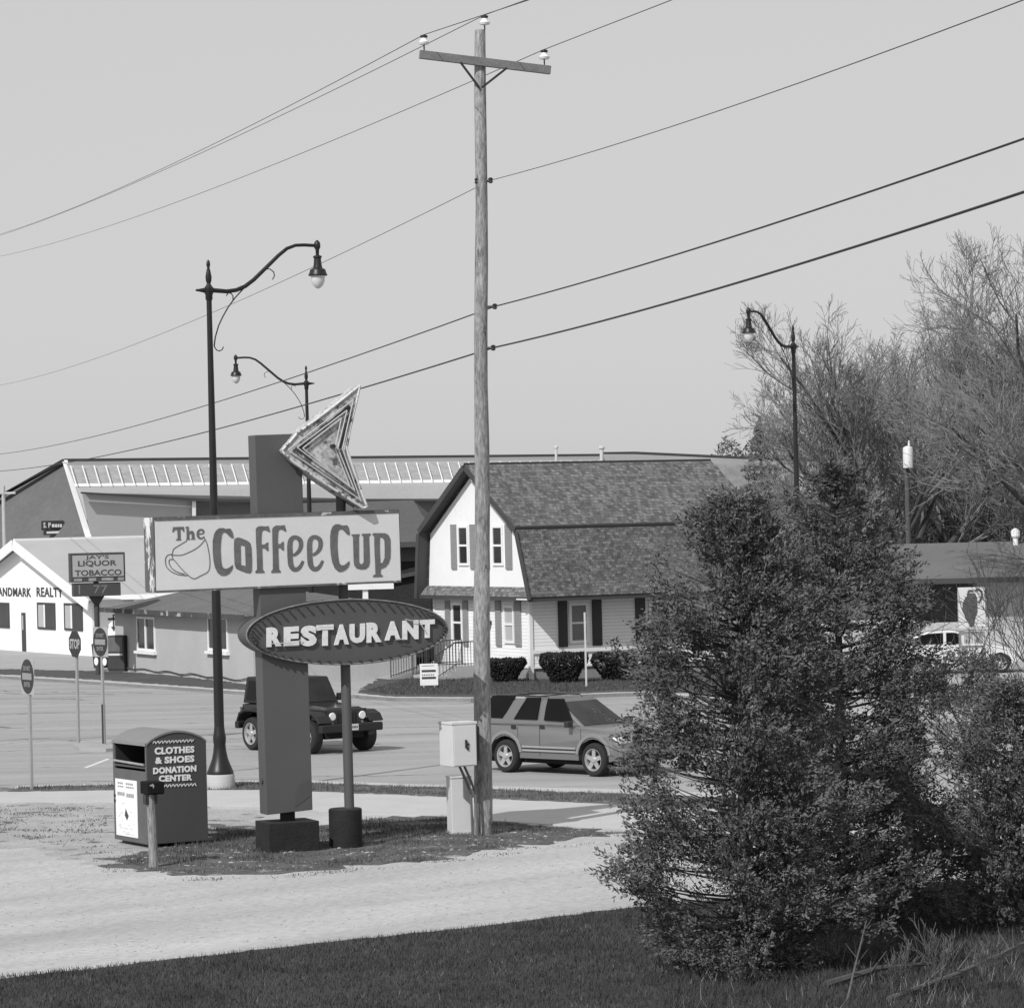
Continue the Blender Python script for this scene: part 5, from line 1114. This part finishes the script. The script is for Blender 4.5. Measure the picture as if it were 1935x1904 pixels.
MB().box(2.98,3.16,.02,JW-.02,.52,.72).build('bumper', m_jt, jp, bevel=.03); MB().box(2.75,3.0,.5,JW-.5,.5,.66).build('bumper_bracket', m_under, jp)
pp_ = MB().box(3.162,3.175,.78,1.08,.56,.71).build('number_plate', mat('plate_white', .62, .5, .06, 9), jp)
pt2 = MB()
for k in range(6): pt2.box(3.176,3.179,.81+k*.043,.835+k*.043,.61,.665)
pt2.build('plate_marks', m_ink, pp_)
MB().box(-.82,-.66,.05,JW-.05,.52,.70).build('bumper', m_jt, jp, bevel=.03)
for y in (-.06, JW-.14): MB().box(1.30,1.42,y,y+.2,1.2,1.38).build('wing_mirror', m_jt, jp, bevel=.02)
for y in (.14,JW-.24): MB().box(-.68,-.60,y,y+.10,.82,1.05).build('tail_light', MATS['lamp_red_grey'], jp)
MB().lathe([(.39,-.0),(.40,-.05),(.40,-.2),(.36,-.24)], (-.66,JW/2,1.05), 28, 'x').build('spare_wheel', m_tyre, jp, smooth=True)
MB().box(-.5,2.8,.35,JW-.35,.35,.66).build('underbody', m_under, jp)
for x in (0, JB): wheel(jp, x, 0, jr, .26, -1, 5); wheel(jp, x, JW, jr, .26, 1, 5)
for y in (.17-.012,): MB().box(.42,.44,y,y+.01,.62,1.12).box(1.36,1.38,y,y+.01,.62,1.12).build('door_seam', m_under, jp)
# --- pale saloon in the car park on the right
SFr = Fr((AT(1735,1270,113).x, 113, 0), -4)
sc_ = thing('pale_saloon', SFr, 'pale saloon car parked by the low ranch building, seen through the bushes at right', 'car')
m_wc = mat('white_car_paint', .62, .3, .03, 1, coat=.5)
bd_ = [(-.9,.35),(-.95,.62),(-.9,.88),(-.2,.95),(2.3,.95),(3.3,.78),(3.45,.62),(3.45,.35)] + arc(2.7,.34,.36,-5,185,10) + [(.4,.25)] + arc(0,.34,.36,-5,185,10)
shell(bd_, 1.75, 0, .25, .03).build('body', m_wc, sc_, smooth=True)
cp = [(-.55,.93),(-.1,1.22),(.35,1.38),(1.1,1.42),(1.6,1.33),(2.35,.94)]
MB().prism(cp, .18, 1.57, 'y').build('cabin', m_wc, sc_, bevel=.04)
MB().prism([(-.3,.97),(.05,1.2),(.4,1.32),(.85,1.34),(.85,.97)], .170, .179, 'y').build('window', m_dglass, sc_); MB().prism([(.95,.97),(.95,1.34),(1.2,1.34),(1.5,1.26),(2.05,.97)], .170, .179, 'y').build('window', m_dglass, sc_)
for x in (0,2.7): wheel(sc_, x, -.0, .32, .2, -1); wheel(sc_, x, 1.75, .32, .2, 1)
# ------------------------------------------------------------------ ranch building on the right, jug sign
RFr = Fr((AT(1690,1240,128).x, 128, 0), -2)
rb = thing('ranch_building', RFr, 'long low brick building with a wide plain roof and deep shaded window, right edge', 'building')
zr_ = lambda X, Y: (K*(2150+X/4.758), K*(1250+Y/4.758))
def rh(X, Y, y=0): return RFr.hy(*zr_(X,Y), y)
ze_ = rh(600,640,-1.2)[1]; zt_ = rh(600,225,3)[1]; xl_ = -3.0; xr_ = 13
rr_ = MB().add([(xl_-.5,-1.2,ze_),(xr_,-1.2,ze_),(xr_,3.2,zt_),(xl_-.5,3.2,zt_),(xl_-.5,8,ze_),(xr_,8,ze_)], [(0,1,2,3),(3,2,5,4),(0,3,4),(1,5,2),(0,4,5,1)]).build('roof', mat('ranch_roof', .135, .9, .08, .8, fine=.06, fscale=8), rb)
MB().box(xl_-.55,xr_,-1.24,-1.203,ze_-.16,ze_+.04).build('eave_board', m_dkfas, rb)
wl0, wl1 = rh(205,900)[0], rh(660,900)[0]; wz0 = rh(300,1135)[1]
m_rbr = mat('pale_brick', .44, .9, .2, 3, fine=.2, fscale=14)
MB().box(xl_,wl0,0,7,-.2,ze_).box(wl1+.75,xr_,0,7,-.2,ze_).box(wl0,wl1+.75,0,7,-.2,wz0).build('wall', m_rbr, rb)
MB().box(wl0,wl1+.75,.5,7,wz0,ze_).build('recess_wall', m_dkfas, rb)
fm = MB()
for a in np.linspace(wl0, wl1+.7, 5): fm.box(a-.04,a+.04,.38,.49,wz0,ze_)
fm.box(wl0,wl1+.7,.38,.45,(wz0+ze_)/2-.03,(wz0+ze_)/2+.03); w_ = fm.build('window', mat('dark_frame', .06, .5, .1, 3), rb)
MB().box(wl0,wl1+.75,.46,.495,wz0,ze_).build('pane', m_pane, w_)
vp_ = rh(1328,150,2.6); MB().lathe([(.10,zt_-.3),(.10,vp_[1]-.1),(.17,vp_[1]),(.17,vp_[1]+.2),(.05,vp_[1]+.3)], (vp_[0],2.8,0), 12).build('roof_vent', m_trim, rb)
for X in (0, 110):
    a = rh(X-30,1060); b2 = rh(X+70 if X else 60,1155); MB().box(a[0],b2[0],-.1,-.004,b2[1],a[1]).build('wall_panel', m_trim, rb)
JG = Fr((AT(1837,1290,104).x, 104, 0), 3)
jg = thing('jug_sign', JG, 'white roadside sign board with a dark handled jug painted on it, small lettered box beneath', 'sign')
def jh(X, Y, y=0): return JG.hy(*zr_(X,Y), y)
p = jh(672,735); q = jh(985,1195); MB().box(p[0],q[0],0,.2,q[1],p[1]).build('board', mat('sign_board_white', .58, .6, .06, 3), jg, bevel=.01)
l_ = MB(); L = [jh(*c, -.01) for c in ((765,800),(860,795),(885,850),(890,1010),(860,1090),(850,1170),(810,1180),(790,1120),(760,1090),(740,1030),(718,990),(720,920),(745,860),(770,830))]
l_.prism(L, -.012, -.003, 'y'); hp = [jh(*c, -.01) for c in ((855,770),(890,750),(930,770),(940,830),(915,880),(895,905))]; l_.tube([(a[0],-.02,a[1]) for a in hp], .03, 6); hp = [jh(*c, -.01) for c in ((780,790),(790,768),(840,768))]; l_.tube([(a[0],-.02,a[1]) for a in hp], .03, 6)
l_.build('jug_picture', mat('jug_dark', .07, .6, .4, 6), jg)
p = jh(690,1240); q = jh(975,1420); MB().box(p[0],q[0],0,.25,q[1],p[1]).build('lower_box', mat('grey_box', .2, .6, .1, 3), jg)
p2 = jh(705,1275); q2 = jh(965,1390); fb = MB().box(p2[0],q2[0],-.02,-.003,q2[1],p2[1]).build('lower_face', MATS['sign_board_white'], jg)
l_ = MB(); rd = random.Random(2)
for r0 in range(2):
    for k in range(8):
        x = p2[0]+.08+k*(q2[0]-p2[0]-.1)/8; z = q2[1]+.08+r0*(p2[1]-q2[1])*.45; l_.box(x,x+rd.uniform(.04,.1),-.026,-.022,z,z+.13)
l_.build('faded_lettering', mat('faded_mark', .3, .6, .2, 6), fb)
bx0 = jh(715,1300)[0]; bx1 = jh(950,1300)[0]; MB().box(bx0,bx0+.1,.05,.15,0,q[1]).build('leg', m_post, jg); MB().box(bx1,bx1+.1,.05,.15,0,q[1]).build('leg', m_post, jg)
# transformer pole in the trees
tpp = AT(1722,1240,133.5); tp2 = thing('transformer_pole', (tpp.x,tpp.y,0), 'pole with a pale transformer can, standing among the bare trees at right', 'utility pole')
ztp = AT(1722,850,133.5).z; MB().tube([(0,0,0),(0,0,ztp)], [.12,.09], 12).build('pole', mat('grey_brown_pole', .08, .9, .2, 2), tp2)
zc1 = AT(1714,845,133.5).z; zc0 = AT(1714,884,133.5).z; xo = AT(1714,860,133.5).x-tpp.x
MB().lathe([(.20,zc0),(.20,zc1-.05),(.17,zc1),(.05,zc1+.05)], (xo,-.32,0), 16).build('transformer', mat('transformer_paint', .62, .5, .04, 3), tp2, smooth=True)
MB().lathe([(.03,zc1),(.05,zc1+.1),(.03,zc1+.25)], (xo+.05,-.32,0), 8).build('bushing', m_porc, tp2)
# ------------------------------------------------------------------ vegetation
m_ev = mat('evergreen_spray', .125, .75, .5, 2.2, spec=.2); m_ev2 = mat('clipped_leaf', .022, .7, .3, 2, spec=.25); m_bark = mat('bark', .06, .95, .3, 3); m_twig = mat('bare_twig', .18, .9, .3, .8)
m_brush = mat('brush_leaf', .085, .85, .4, .6)
def sweep(segs, sides_thick=6):
    """list of (p0,p1,r0,r1) -> verts, faces"""
    V = []; Fc = []
    for p0, p1, r0, r1 in segs:
        d = p1-p0; L = np.linalg.norm(d)
        if L < 1e-6: continue
        d = d/L; a = np.cross(d, (0,0,1.0) if abs(d[2]) < .9 else (1.0,0,0)); a /= np.linalg.norm(a); b = np.cross(d, a)
        n = 3 if r0 < .03 else sides_thick; k0 = len(V)
        for k in range(n):
            t = 2*math.pi*k/n; w_ = a*math.cos(t)+b*math.sin(t); V.append(p0+w_*r0)
        for k in range(n):
            t = 2*math.pi*k/n; w_ = a*math.cos(t)+b*math.sin(t); V.append(p1+w_*r1)
        for k in range(n): Fc.append((k0+k, k0+(k+1) % n, k0+n+(k+1) % n, k0+n+k))
    return V, Fc
def rawmesh(name, V, Fc, m, parent):
    me = bpy.data.meshes.new(name); me.from_pydata([tuple(v) for v in V], [], Fc); me.update(); me.materials.append(m)
    o = bpy.data.objects.new(name, me); COL.objects.link(o); o.parent = parent; return o
def grow(rg, p, d, L, r, lvl, maxl, segs, up, nchild, ratio, spread, rmin):
    n = 5 if lvl == 0 else (5 if lvl < 3 else 3)
    pts = [p]; rr = [r]
    for i in range(n):
        d = d + rg.normal(0, .07+.018*lvl, 3) + np.array([0,0,up*(.5 if lvl == 0 else 1)])*.13; d = d/np.linalg.norm(d)
        pts.append(pts[-1]+d*L/n); rr.append(max(rmin, r*(1-.55*(i+1)/n)))
    for i in range(n): segs[min(lvl,len(segs)-1)].append((pts[i], pts[i+1], rr[i], rr[i+1]))
    if lvl >= maxl: return
    nc = nchild[lvl]
    taper = .75
    for k in range(nc):
        t = (.16+.84*(k+rg.uniform(0,1))/nc if lvl else rg.uniform(.5,1.0)); i = min(n-1, int(t*n)); q = pts[i]+(pts[i+1]-pts[i])*(t*n-i)
        dd = (pts[i+1]-pts[i]); dd = dd/np.linalg.norm(dd)
        ax_ = rg.normal(size=3); ax_ -= ax_.dot(dd)*dd; ax_ /= np.linalg.norm(ax_); an_ = spread[lvl]*rg.uniform(.6,1.3)
        nd_ = dd*math.cos(an_)+ax_*math.sin(an_)
        grow(rg, q, nd_, L*ratio[lvl]*rg.uniform(.75,1.15)*((1.35-taper*t) if lvl else 1), max(rmin, rr[i]*.62), lvl+1, maxl, segs, up, nchild, ratio, spread, rmin)
def bare_tree(pos, H, seed, label, nchild=(7,6,6,6,4), lean=(0,0), L0=.32, ratio=(1.15,.62,.60,.60,.55), spread=(.62,.55,.6,.65,.7), up=.9, rmin=.008, r0=None, name='bare_tree', group='bare trees on the right'):
    t_ = thing(name, pos, label, 'tree', group); rg = np.random.default_rng(seed); segs = [[],[],[],[],[],[]]
    grow(rg, np.zeros(3)+np.array([0,0,-.1]), np.array([lean[0],lean[1],1.0]), H*L0, r0 or H*.019, 0, len(nchild), segs, up, nchild, ratio, spread, rmin)
    s = H/max(q[1][2] for sg_ in segs for q in sg_); segs = [[(a*s, b*s, r0_, r1_) for a, b, r0_, r1_ in sg_] for sg_ in segs]
    V, Fc = sweep(segs[0]+segs[1], 8); allv, allf = sweep(segs[2]+segs[3]+segs[4]+segs[5], 5)
    rawmesh('trunk', V, Fc, m_bark, t_); rawmesh('crown', allv, allf, m_twig, t_)
    return t_
def at(px, depth): v = AT(px, 1000, depth); return (v.x, v.y, 0)
bare_tree(at(1712,138), 16.6, 11, 'broad bare tree with a wide twiggy crown behind the right street lamp', nchild=(9,8,7,6,4), L0=.22, ratio=(1.75,.50,.55,.58,.55), spread=(.76,.55,.6,.6,.6), up=.7)
bare_tree(at(1840,146), 15.0, 23, 'bare tree between the broad one and the tall one at the right edge', nchild=(7,7,6,6,4), L0=.28, ratio=(1.3,.66,.6,.6,.5), spread=(.7,.5,.6,.65,.7), up=.6)
bare_tree(at(2030,128), 16.2, 37, 'tallest bare tree, cut off by the right edge of the picture', nchild=(8,7,7,5,4), L0=.3, ratio=(1.25,.66,.6,.6,.5), spread=(.75,.5,.6,.65,.7), up=.6)
for i, (px, dp, h, lab) in enumerate(((1545,147,7.0,'leftmost low bare thicket tree beside the right street lamp post'),(1600,152,8.2,'low thicket tree just right of the lamp post, over the evergreen top'),(1650,149,7.6,'low thicket tree under the broad bare crown'),(1740,150,7.8,'low thicket tree right under the pale transformer can'),(1810,151,8.0,'low thicket tree above the middle of the ranch roof'),(1880,148,8.4,'low thicket tree above the right end of the ranch roof'),(1930,150,9.0,'last low thicket tree at the right edge'))):
    t_ = bare_tree(at(px,dp), h, 50+i, lab, nchild=(7,7,6,5), L0=.22, ratio=(1.5,.7,.62,.6), spread=(.7,.6,.7,.8), up=.5, rmin=.012, name='thicket_tree', group='low thicket behind the ranch building')
    n = 5000; rg = np.random.default_rng(90+i); u = rg.normal(size=(n,3)); u /= np.linalg.norm(u,axis=1)[:,None]; u *= rg.uniform(.3,1,n)[:,None]**.6
    c = u*np.array([h*.38,h*.38,h*.42])+np.array([0,0,h*.45]); k = (np.sin(c[:,0]*3.1+i)+np.sin(c[:,2]*2.7+i*2)+np.sin(c[:,1]*2.2)) > -.3; c = c[k]
    nn = rg.normal(size=c.shape); nn /= np.linalg.norm(nn,axis=1)[:,None]; leafmesh('foliage', c, nn, rg.uniform(.10,.20,len(c)), .35, m_brush, t_, rg)
# distant conifer and hedge line over the warehouse roof
cf = thing('distant_conifer', at(1441,212), 'small dark conifer peeping over the warehouse roof line at right', 'tree')
rg = np.random.default_rng(3); n = 9000; z = rg.uniform(1.5,10.9,n); z = np.round(z/.55)*.55+rg.normal(0,.10,n); lay = .8+.2*np.sin(z*4); rr_ = (11.3-z)*.42*lay*np.sqrt(rg.uniform(.1,1,n)); th = rg.uniform(0,2*math.pi,n)
c = np.stack([rr_*np.cos(th),rr_*np.sin(th),z-.25*rr_],1); nn = rg.normal(size=c.shape); nn /= np.linalg.norm(nn,axis=1)[:,None]
leafmesh('crown', c, nn, np.full(n,.22), .4, mat('far_conifer', .13, .9, .3, 1), cf, rg); MB().tube([(0,0,0),(0,0,11.2)], [.2,.03], 8).build('trunk', m_bark, cf)
hl = []
n = 36000; x = rg.uniform(12.5,62,n); y = 225+rg.uniform(-5,5,n); hh = 9.3+.7*np.sin(x*.9)+.9*np.sin(x*2.3+1)+.9*np.sin(x*.31+2); z = hh*rg.uniform(0,1,n)**.5
nn = rg.normal(size=(n,3)); nn /= np.linalg.norm(nn,axis=1)[:,None]
tag(leafmesh('distant_woodland', np.stack([x,y,z],1), nn, rg.uniform(.25,.5,n), .3, mat('far_wood', .11, .9, .3, .5), None, rg), 'hazy band of far woodland just showing over the warehouse roof on the right', 'woodland', kind='stuff')
MB().box(-900,900,0,60,0,7).build('far_hill', mat('far_hill_field', .12, .95, .2, .02)).location = (0,900,-.3); tag(bpy.data.objects['far_hill'], kind='structure')
# evergreens in front
def cedar(pos, H, rfun, label, seed, nbr, perb, size=.064, m=m_ev, base=.15, name='evergreen_tree', group=None, thin=0.0, elong=.36):
    t_ = thing(name, pos, label, 'tree', group); rg = np.random.default_rng(seed); C = []; N = []; S = []; AX = []; segs = []
    for b_ in range(nbr):
        z = base+(H-base)*(b_+rg.uniform(0,1))/nbr; th = b_*2.39996+rg.normal(0,.3); rad = rfun(z, th)*rg.uniform(.66,1.06)*(1.25 if rg.uniform() < .10 else 1)
        d = np.array([math.cos(th), math.sin(th), 0]); rise = rg.uniform(.05,.45)*rad*(1 if z > H*.15 else .3)
        z0 = max(.1, z-rise*.9); p0 = np.array([0,0,z0]); tip = d*rad+np.array([0,0,z+rise*.35]); mid = (p0+tip)/2+np.array([0,0,-.12*rad])
        pts = [(1-t)**2*p0+2*(1-t)*t*mid+t*t*tip for t in np.linspace(0,1,7)]
        for i in range(6): segs.append((pts[i],pts[i+1],max(.006,.022*(1-i/6)),max(.004,.022*(1-(i+1)/6))))
        nsp = max(4, int(perb*1.15*(.25+rad/1.8)))
        for s in range(nsp):
            t = rg.uniform(0,1)**.55; t = .22+.78*t
            q = (1-t)**2*p0+2*(1-t)*t*mid+t*t*tip + rg.normal(0,1,3)*np.array([.13,.13,.10])*(1.25-t*.55)*min(1.4,.5+rad*.6)
            if math.sin(q[0]*4.1+seed)+math.sin(q[1]*3.7+q[2]*2.3)+math.sin(q[2]*4.9+q[0]*2.1+seed*2) < -.7+rg.normal(0,.55): continue
            k = int(rg.integers(12,24)); od = q-np.array([0,0,q[2]]); od = od/(np.linalg.norm(od)+1e-6)+np.array([0,0,rg.uniform(.1,.9)])+rg.normal(0,.35,3); od /= np.linalg.norm(od)
            tt = rg.uniform(-.7,1,k)[:,None]; lat = np.cross(od, rg.normal(size=3)); lat /= np.linalg.norm(lat)+1e-6; sd_ = rg.uniform(-1,1,k)[:,None]; wid_ = .075*(1.1-.8*np.abs(tt)); cc_ = q+od*tt*.13+lat*sd_*wid_+rg.normal(0,.012,(k,3)); C.append(cc_); AX.append(od*1.0+lat*sd_*.9+rg.normal(0,.25,(k,3)))
            nb = np.cross(od, lat); nb /= np.linalg.norm(nb)+1e-6; nn = nb+rg.normal(0,.45,(k,3)); N.append(nn/np.linalg.norm(nn,axis=1)[:,None]); S.append(rg.uniform(.6,1.25,k)*size)
    C = np.concatenate(C); N = np.concatenate(N); S = np.concatenate(S); AX = np.concatenate(AX)
    print(label[:30], len(C)); leafmesh('crown', C, N, S, elong, m, t_, rg, axis=AX)
    tr_ = [(np.array([0,0,-.1]),np.array([0,0,H*.5]),.11,.06),(np.array([0,0,H*.5]),np.array([.03,0,H*.93]),.06,.012)]; V, Fc = sweep(tr_+segs, 8); rawmesh('trunk', V, Fc, m_bark, t_)
    return t_
def interp(tab): xs = [a for a, _ in tab]; ys = [b for _, b in tab]; return lambda z: float(np.interp(z, xs, ys))
rA = interp([(0,.9),(.4,1.15),(.9,1.5),(1.3,1.72),(1.8,1.62),(2.3,1.30),(2.9,1.25),(3.5,1.32),(4.0,1.28),(4.3,1.15),(4.8,1.0),(5.3,.68),(5.75,.22)])
pa = AT(1428,1800,41.5)
cedar((pa.x-.1,41.5,0), 5.75, lambda z, th: rA(z)*(1+.13*math.sin(th*3+z*2)+.08*math.sin(z*7)), 'large shaggy dark evergreen nearest the camera, standing right of the parked grey wagon', 7, 330, 34)
rB = interp([(0,.9),(1,1.1),(2,1.3),(3,1.3),(4,1.25),(4.8,1.12),(5.4,.75),(5.9,.32),(6.15,.1)])
pb = AT(1590,1760,46)
cedar((pb.x+.05,46,0), 6.15, lambda z, th: rB(z)*(1+.15*math.sin(th*2+z*2.3)+.1*math.sin(z*6)), 'second large evergreen, standing just behind and right of the nearest one', 17, 300, 30)
rC = interp([(0,.7),(.8,1.5),(1.8,1.5),(2.4,1.1),(3,.5),(3.3,.15)])
pc = AT(1925,1750,45)
cedar((pc.x,45,0), 3.2, lambda z, th: rC(z)*(1+.2*math.sin(th*3+z*3)), 'low wide evergreen bush filling the right edge under the young tree', 27, 170, 30, name='evergreen_bush')
pe = AT(1690,1730,48)
cedar((pe.x+.25,48,0), 2.4, lambda z, th: interp([(0,.9),(.8,1.15),(1.7,.8),(2.4,.2)])(z)*(1+.2*math.sin(th*3+z*3)), 'low loose evergreen bush between the tall evergreens and the right edge bush', 29, 80, 22, name='evergreen_bush')
# sapling with grey leaves
ps_ = AT(1835,1480,62); sp2 = bare_tree((ps_.x,62,0), 2.9, 71, 'round headed young tree with thin trunk before the pale saloon', nchild=(7,6,5,4), L0=.42, ratio=(.8,.6,.6,.6), spread=(.9,.7,.7,.7), up=.4, rmin=.006, name='young_tree', group=None)
rg = np.random.default_rng(6); n = 7000; u = rg.normal(size=(n,3)); u /= np.linalg.norm(u,axis=1)[:,None]; u *= rg.uniform(.2,1,n)[:,None]**.5; c = u*np.array([.95,.8,.62])+np.array([.0,0,2.35]); k = (np.sin(c[:,0]*6)+np.sin(c[:,2]*7)+np.sin(c[:,1]*5)) > -.5; c = c[k]
nn = rg.normal(size=c.shape); nn /= np.linalg.norm(nn,axis=1)[:,None]; leafmesh('foliage', c, nn, rg.uniform(.05,.09,len(c)), .5, mat('young_leaf', .085, .8, .35, 2), sp2, rg)
# overhanging thin branches from a tree at the right edge
pr_ = AT(2010,1600,52); bare_tree((pr_.x,52,0), 6.0, 83, 'slender bare shrub leaning in from the right edge across the ranch roof', nchild=(7,6,5,4), lean=(-.25,0), L0=.3, ratio=(1.4,.7,.6,.6), spread=(.6,.5,.6,.7), up=.5, rmin=.004, r0=.05, name='bare_shrub', group=None)
for c_ in list(bpy.data.objects):
    if c_.parent and c_.parent.name.startswith(('bare_shrub','young_tree')) and c_.name.startswith('crown'): c_.data.materials[0] = m_bark
# clipped bushes by the house
def bush(px0, px1, pt, pb2, base_px, label):
    xm = (px0+px1)/2; g0 = G(xm, base_px); fr = Fr(g0, 28); a = AT(px0,pt,g0.y); b2 = AT(px1,pt,g0.y); wid = (b2.x-a.x); h = AT(xm,pt,g0.y).z
    t_ = thing('clipped_bush', (g0.x,g0.y,0), label, 'bush', 'clipped bushes along the house'); rg = np.random.default_rng(int(px0)); n = 11000
    u = rg.uniform(-1,1,(n,3)); q = np.abs(u[:,:2]).max(1); k = rg.uniform(0,1,n) < .3
    u[~k] /= np.maximum(np.abs(u[~k]).max(1), .001)[:,None]; u[:,2] = (u[:,2]+1)/2
    rsh = 1-.18*(np.abs(u[:,0])**4*np.abs(u[:,1])**4); wz = (.50+.50*np.clip(u[:,2]*1.25,0,1)**.9)*rsh
    lump = 1+.07*np.sin(u[:,0]*9+u[:,2]*7)+.05*np.sin(u[:,1]*11)
    c = np.stack([u[:,0]*wid/2*wz*lump, u[:,1]*wid/2*.8*wz*lump, .05+u[:,2]*(h-.08)+.012*np.sin(u[:,0]*8)*u[:,2]],1)+rg.normal(0,.02,(n,3))
    nn = rg.normal(size=c.shape)+np.stack([u[:,0],u[:,1],u[:,2]-.3],1); nn /= np.linalg.norm(nn,axis=1)[:,None]
    leafmesh('foliage', c, nn, rg.uniform(.05,.10,n), .6, m_ev2, t_, rg); MB().tube([(0,0,-.05),(0,0,.4)], .06, 8).build('stem', m_bark, t_)
bush(918,991,1244,1288,1289,'clipped bush at the house front corner, partly behind the power pole')
bush(1023,1108,1233,1289,1290,'clipped flat topped bush under the side window, left of the thin post')
bush(1121,1204,1233,1284,1285,'clipped flat topped bush right of the thin post')
bush(1217,1296,1234,1280,1281,'clipped bush half hidden behind the large evergreen')
bush(783,812,1243,1268,1270,'smallest clipped bush beside the ramp, above the white yard sign')
# dry stalks, sticks and fallen log in the bottom right corner
bp_ = P((1300,1800),(1500,1815),(1700,1780),(1935,1740),(1990,1925),(1260,1925))
tag(blades('dry_stalks', bp_, 1500, .05, .28, .004, m_dry, 0, 1.0), 'dry pale stalks and brush under the evergreens in the bottom right corner', 'dry brush')
tag(blades('brush_growth', bp_, 14000, .03, .14, .008, mat('brush_dark', .045, .9, .4, 2), 0), 'dark low weeds under the evergreens in the bottom right corner', 'undergrowth')
def stick(pts, r1, label, m):
    o = thing('fallen_branch', pts[0], label, 'branch'); b0 = Vector(pts[0]); MB().tube([Vector(p)-b0 for p in pts], [r1*(1-.6*i/(len(pts)-1)) for i in range(len(pts))], 7).build('limb', m, o, smooth=True)
    rd = random.Random(len(label)); q = [Vector(p)-b0 for p in pts]
    for k in range(5):
        c = q[0].lerp(q[-1], rd.uniform(.2,.95)); MB().tube([c, c+Vector((rd.uniform(-.2,.3),rd.uniform(-.2,.2),rd.uniform(.1,.35)))], [r1*.35,r1*.12], 5).build('side_twig', m, o)
m_dst = mat('dead_wood', .10, .9, .25, 4, fine=.2, fscale=30); m_dk = mat('dark_dead_wood', .07, .9, .3, 4)
g1 = G(1560,1868); g2 = G(1760,1835); stick([(g1.x,g1.y,.05),((g1.x+g2.x)/2,(g1.y+g2.y)/2,.14),(g2.x,g2.y,.10)], .05, 'thin grey fallen branch lying under the evergreens at bottom right', m_dk)
g1 = G(1680,1895); g2 = G(1935,1815); stick([(g1.x,g1.y,.05),((g1.x+g2.x)/2,(g1.y+g2.y)/2,.10),(g2.x,g2.y,.22)], .035, 'pale fallen branch slanting to the bottom right corner', m_dst)
g1 = G(1600,1895); g2 = G(1640,1850); stick([(g1.x,g1.y,.0),(g1.x+.1,g1.y+.2,.3),(g2.x,g2.y,.7)], .016, 'thin broken stem standing upright below the nearest evergreen', m_dst)
for k, (px, py, hh_, lab) in enumerate(((1690,1890,.75,'pale twiggy dead shrub in the bottom right corner, left of its neighbour'),(1765,1885,.95,'pale twiggy dead shrub in the bottom right corner, middle one and tallest'),(1860,1875,.7,'pale twiggy dead shrub nearest the right edge at the bottom'))):
    g0 = G(px,py); o = bare_tree((g0.x,g0.y,0), hh_, 200+k, lab, nchild=(6,5,4), L0=.3, ratio=(1.3,.7,.6), spread=(.55,.5,.6), up=.9, rmin=.003, r0=.014, name='dead_shrub', group='dead shrubs at bottom right')
    for c_ in list(bpy.data.objects):
        if c_.parent == o and c_.name.startswith('crown'): c_.data.materials[0] = m_dst
# leaf litter and pale stones round the sign
# ------------------------------------------------------------------ put every thing's origin at its own base
bpy.context.view_layer.update()
for o in [q for q in bpy.data.objects if q.parent is None and q.type == 'EMPTY' and q.location.length < 1e-6]:
    ch = [c for c in bpy.data.objects if c.parent == o]; bb = [c.matrix_world @ Vector(v) for c in ch for v in c.bound_box]
    for c in bpy.data.objects:
        if c.parent in ch and c.type == 'MESH': bb += [c.matrix_world @ Vector(v) for v in c.bound_box]
    lo = Vector((sum(v.x for v in bb)/len(bb), sum(v.y for v in bb)/len(bb), min(v.z for v in bb))); o.location = lo
    for c in ch: c.location = c.location - lo
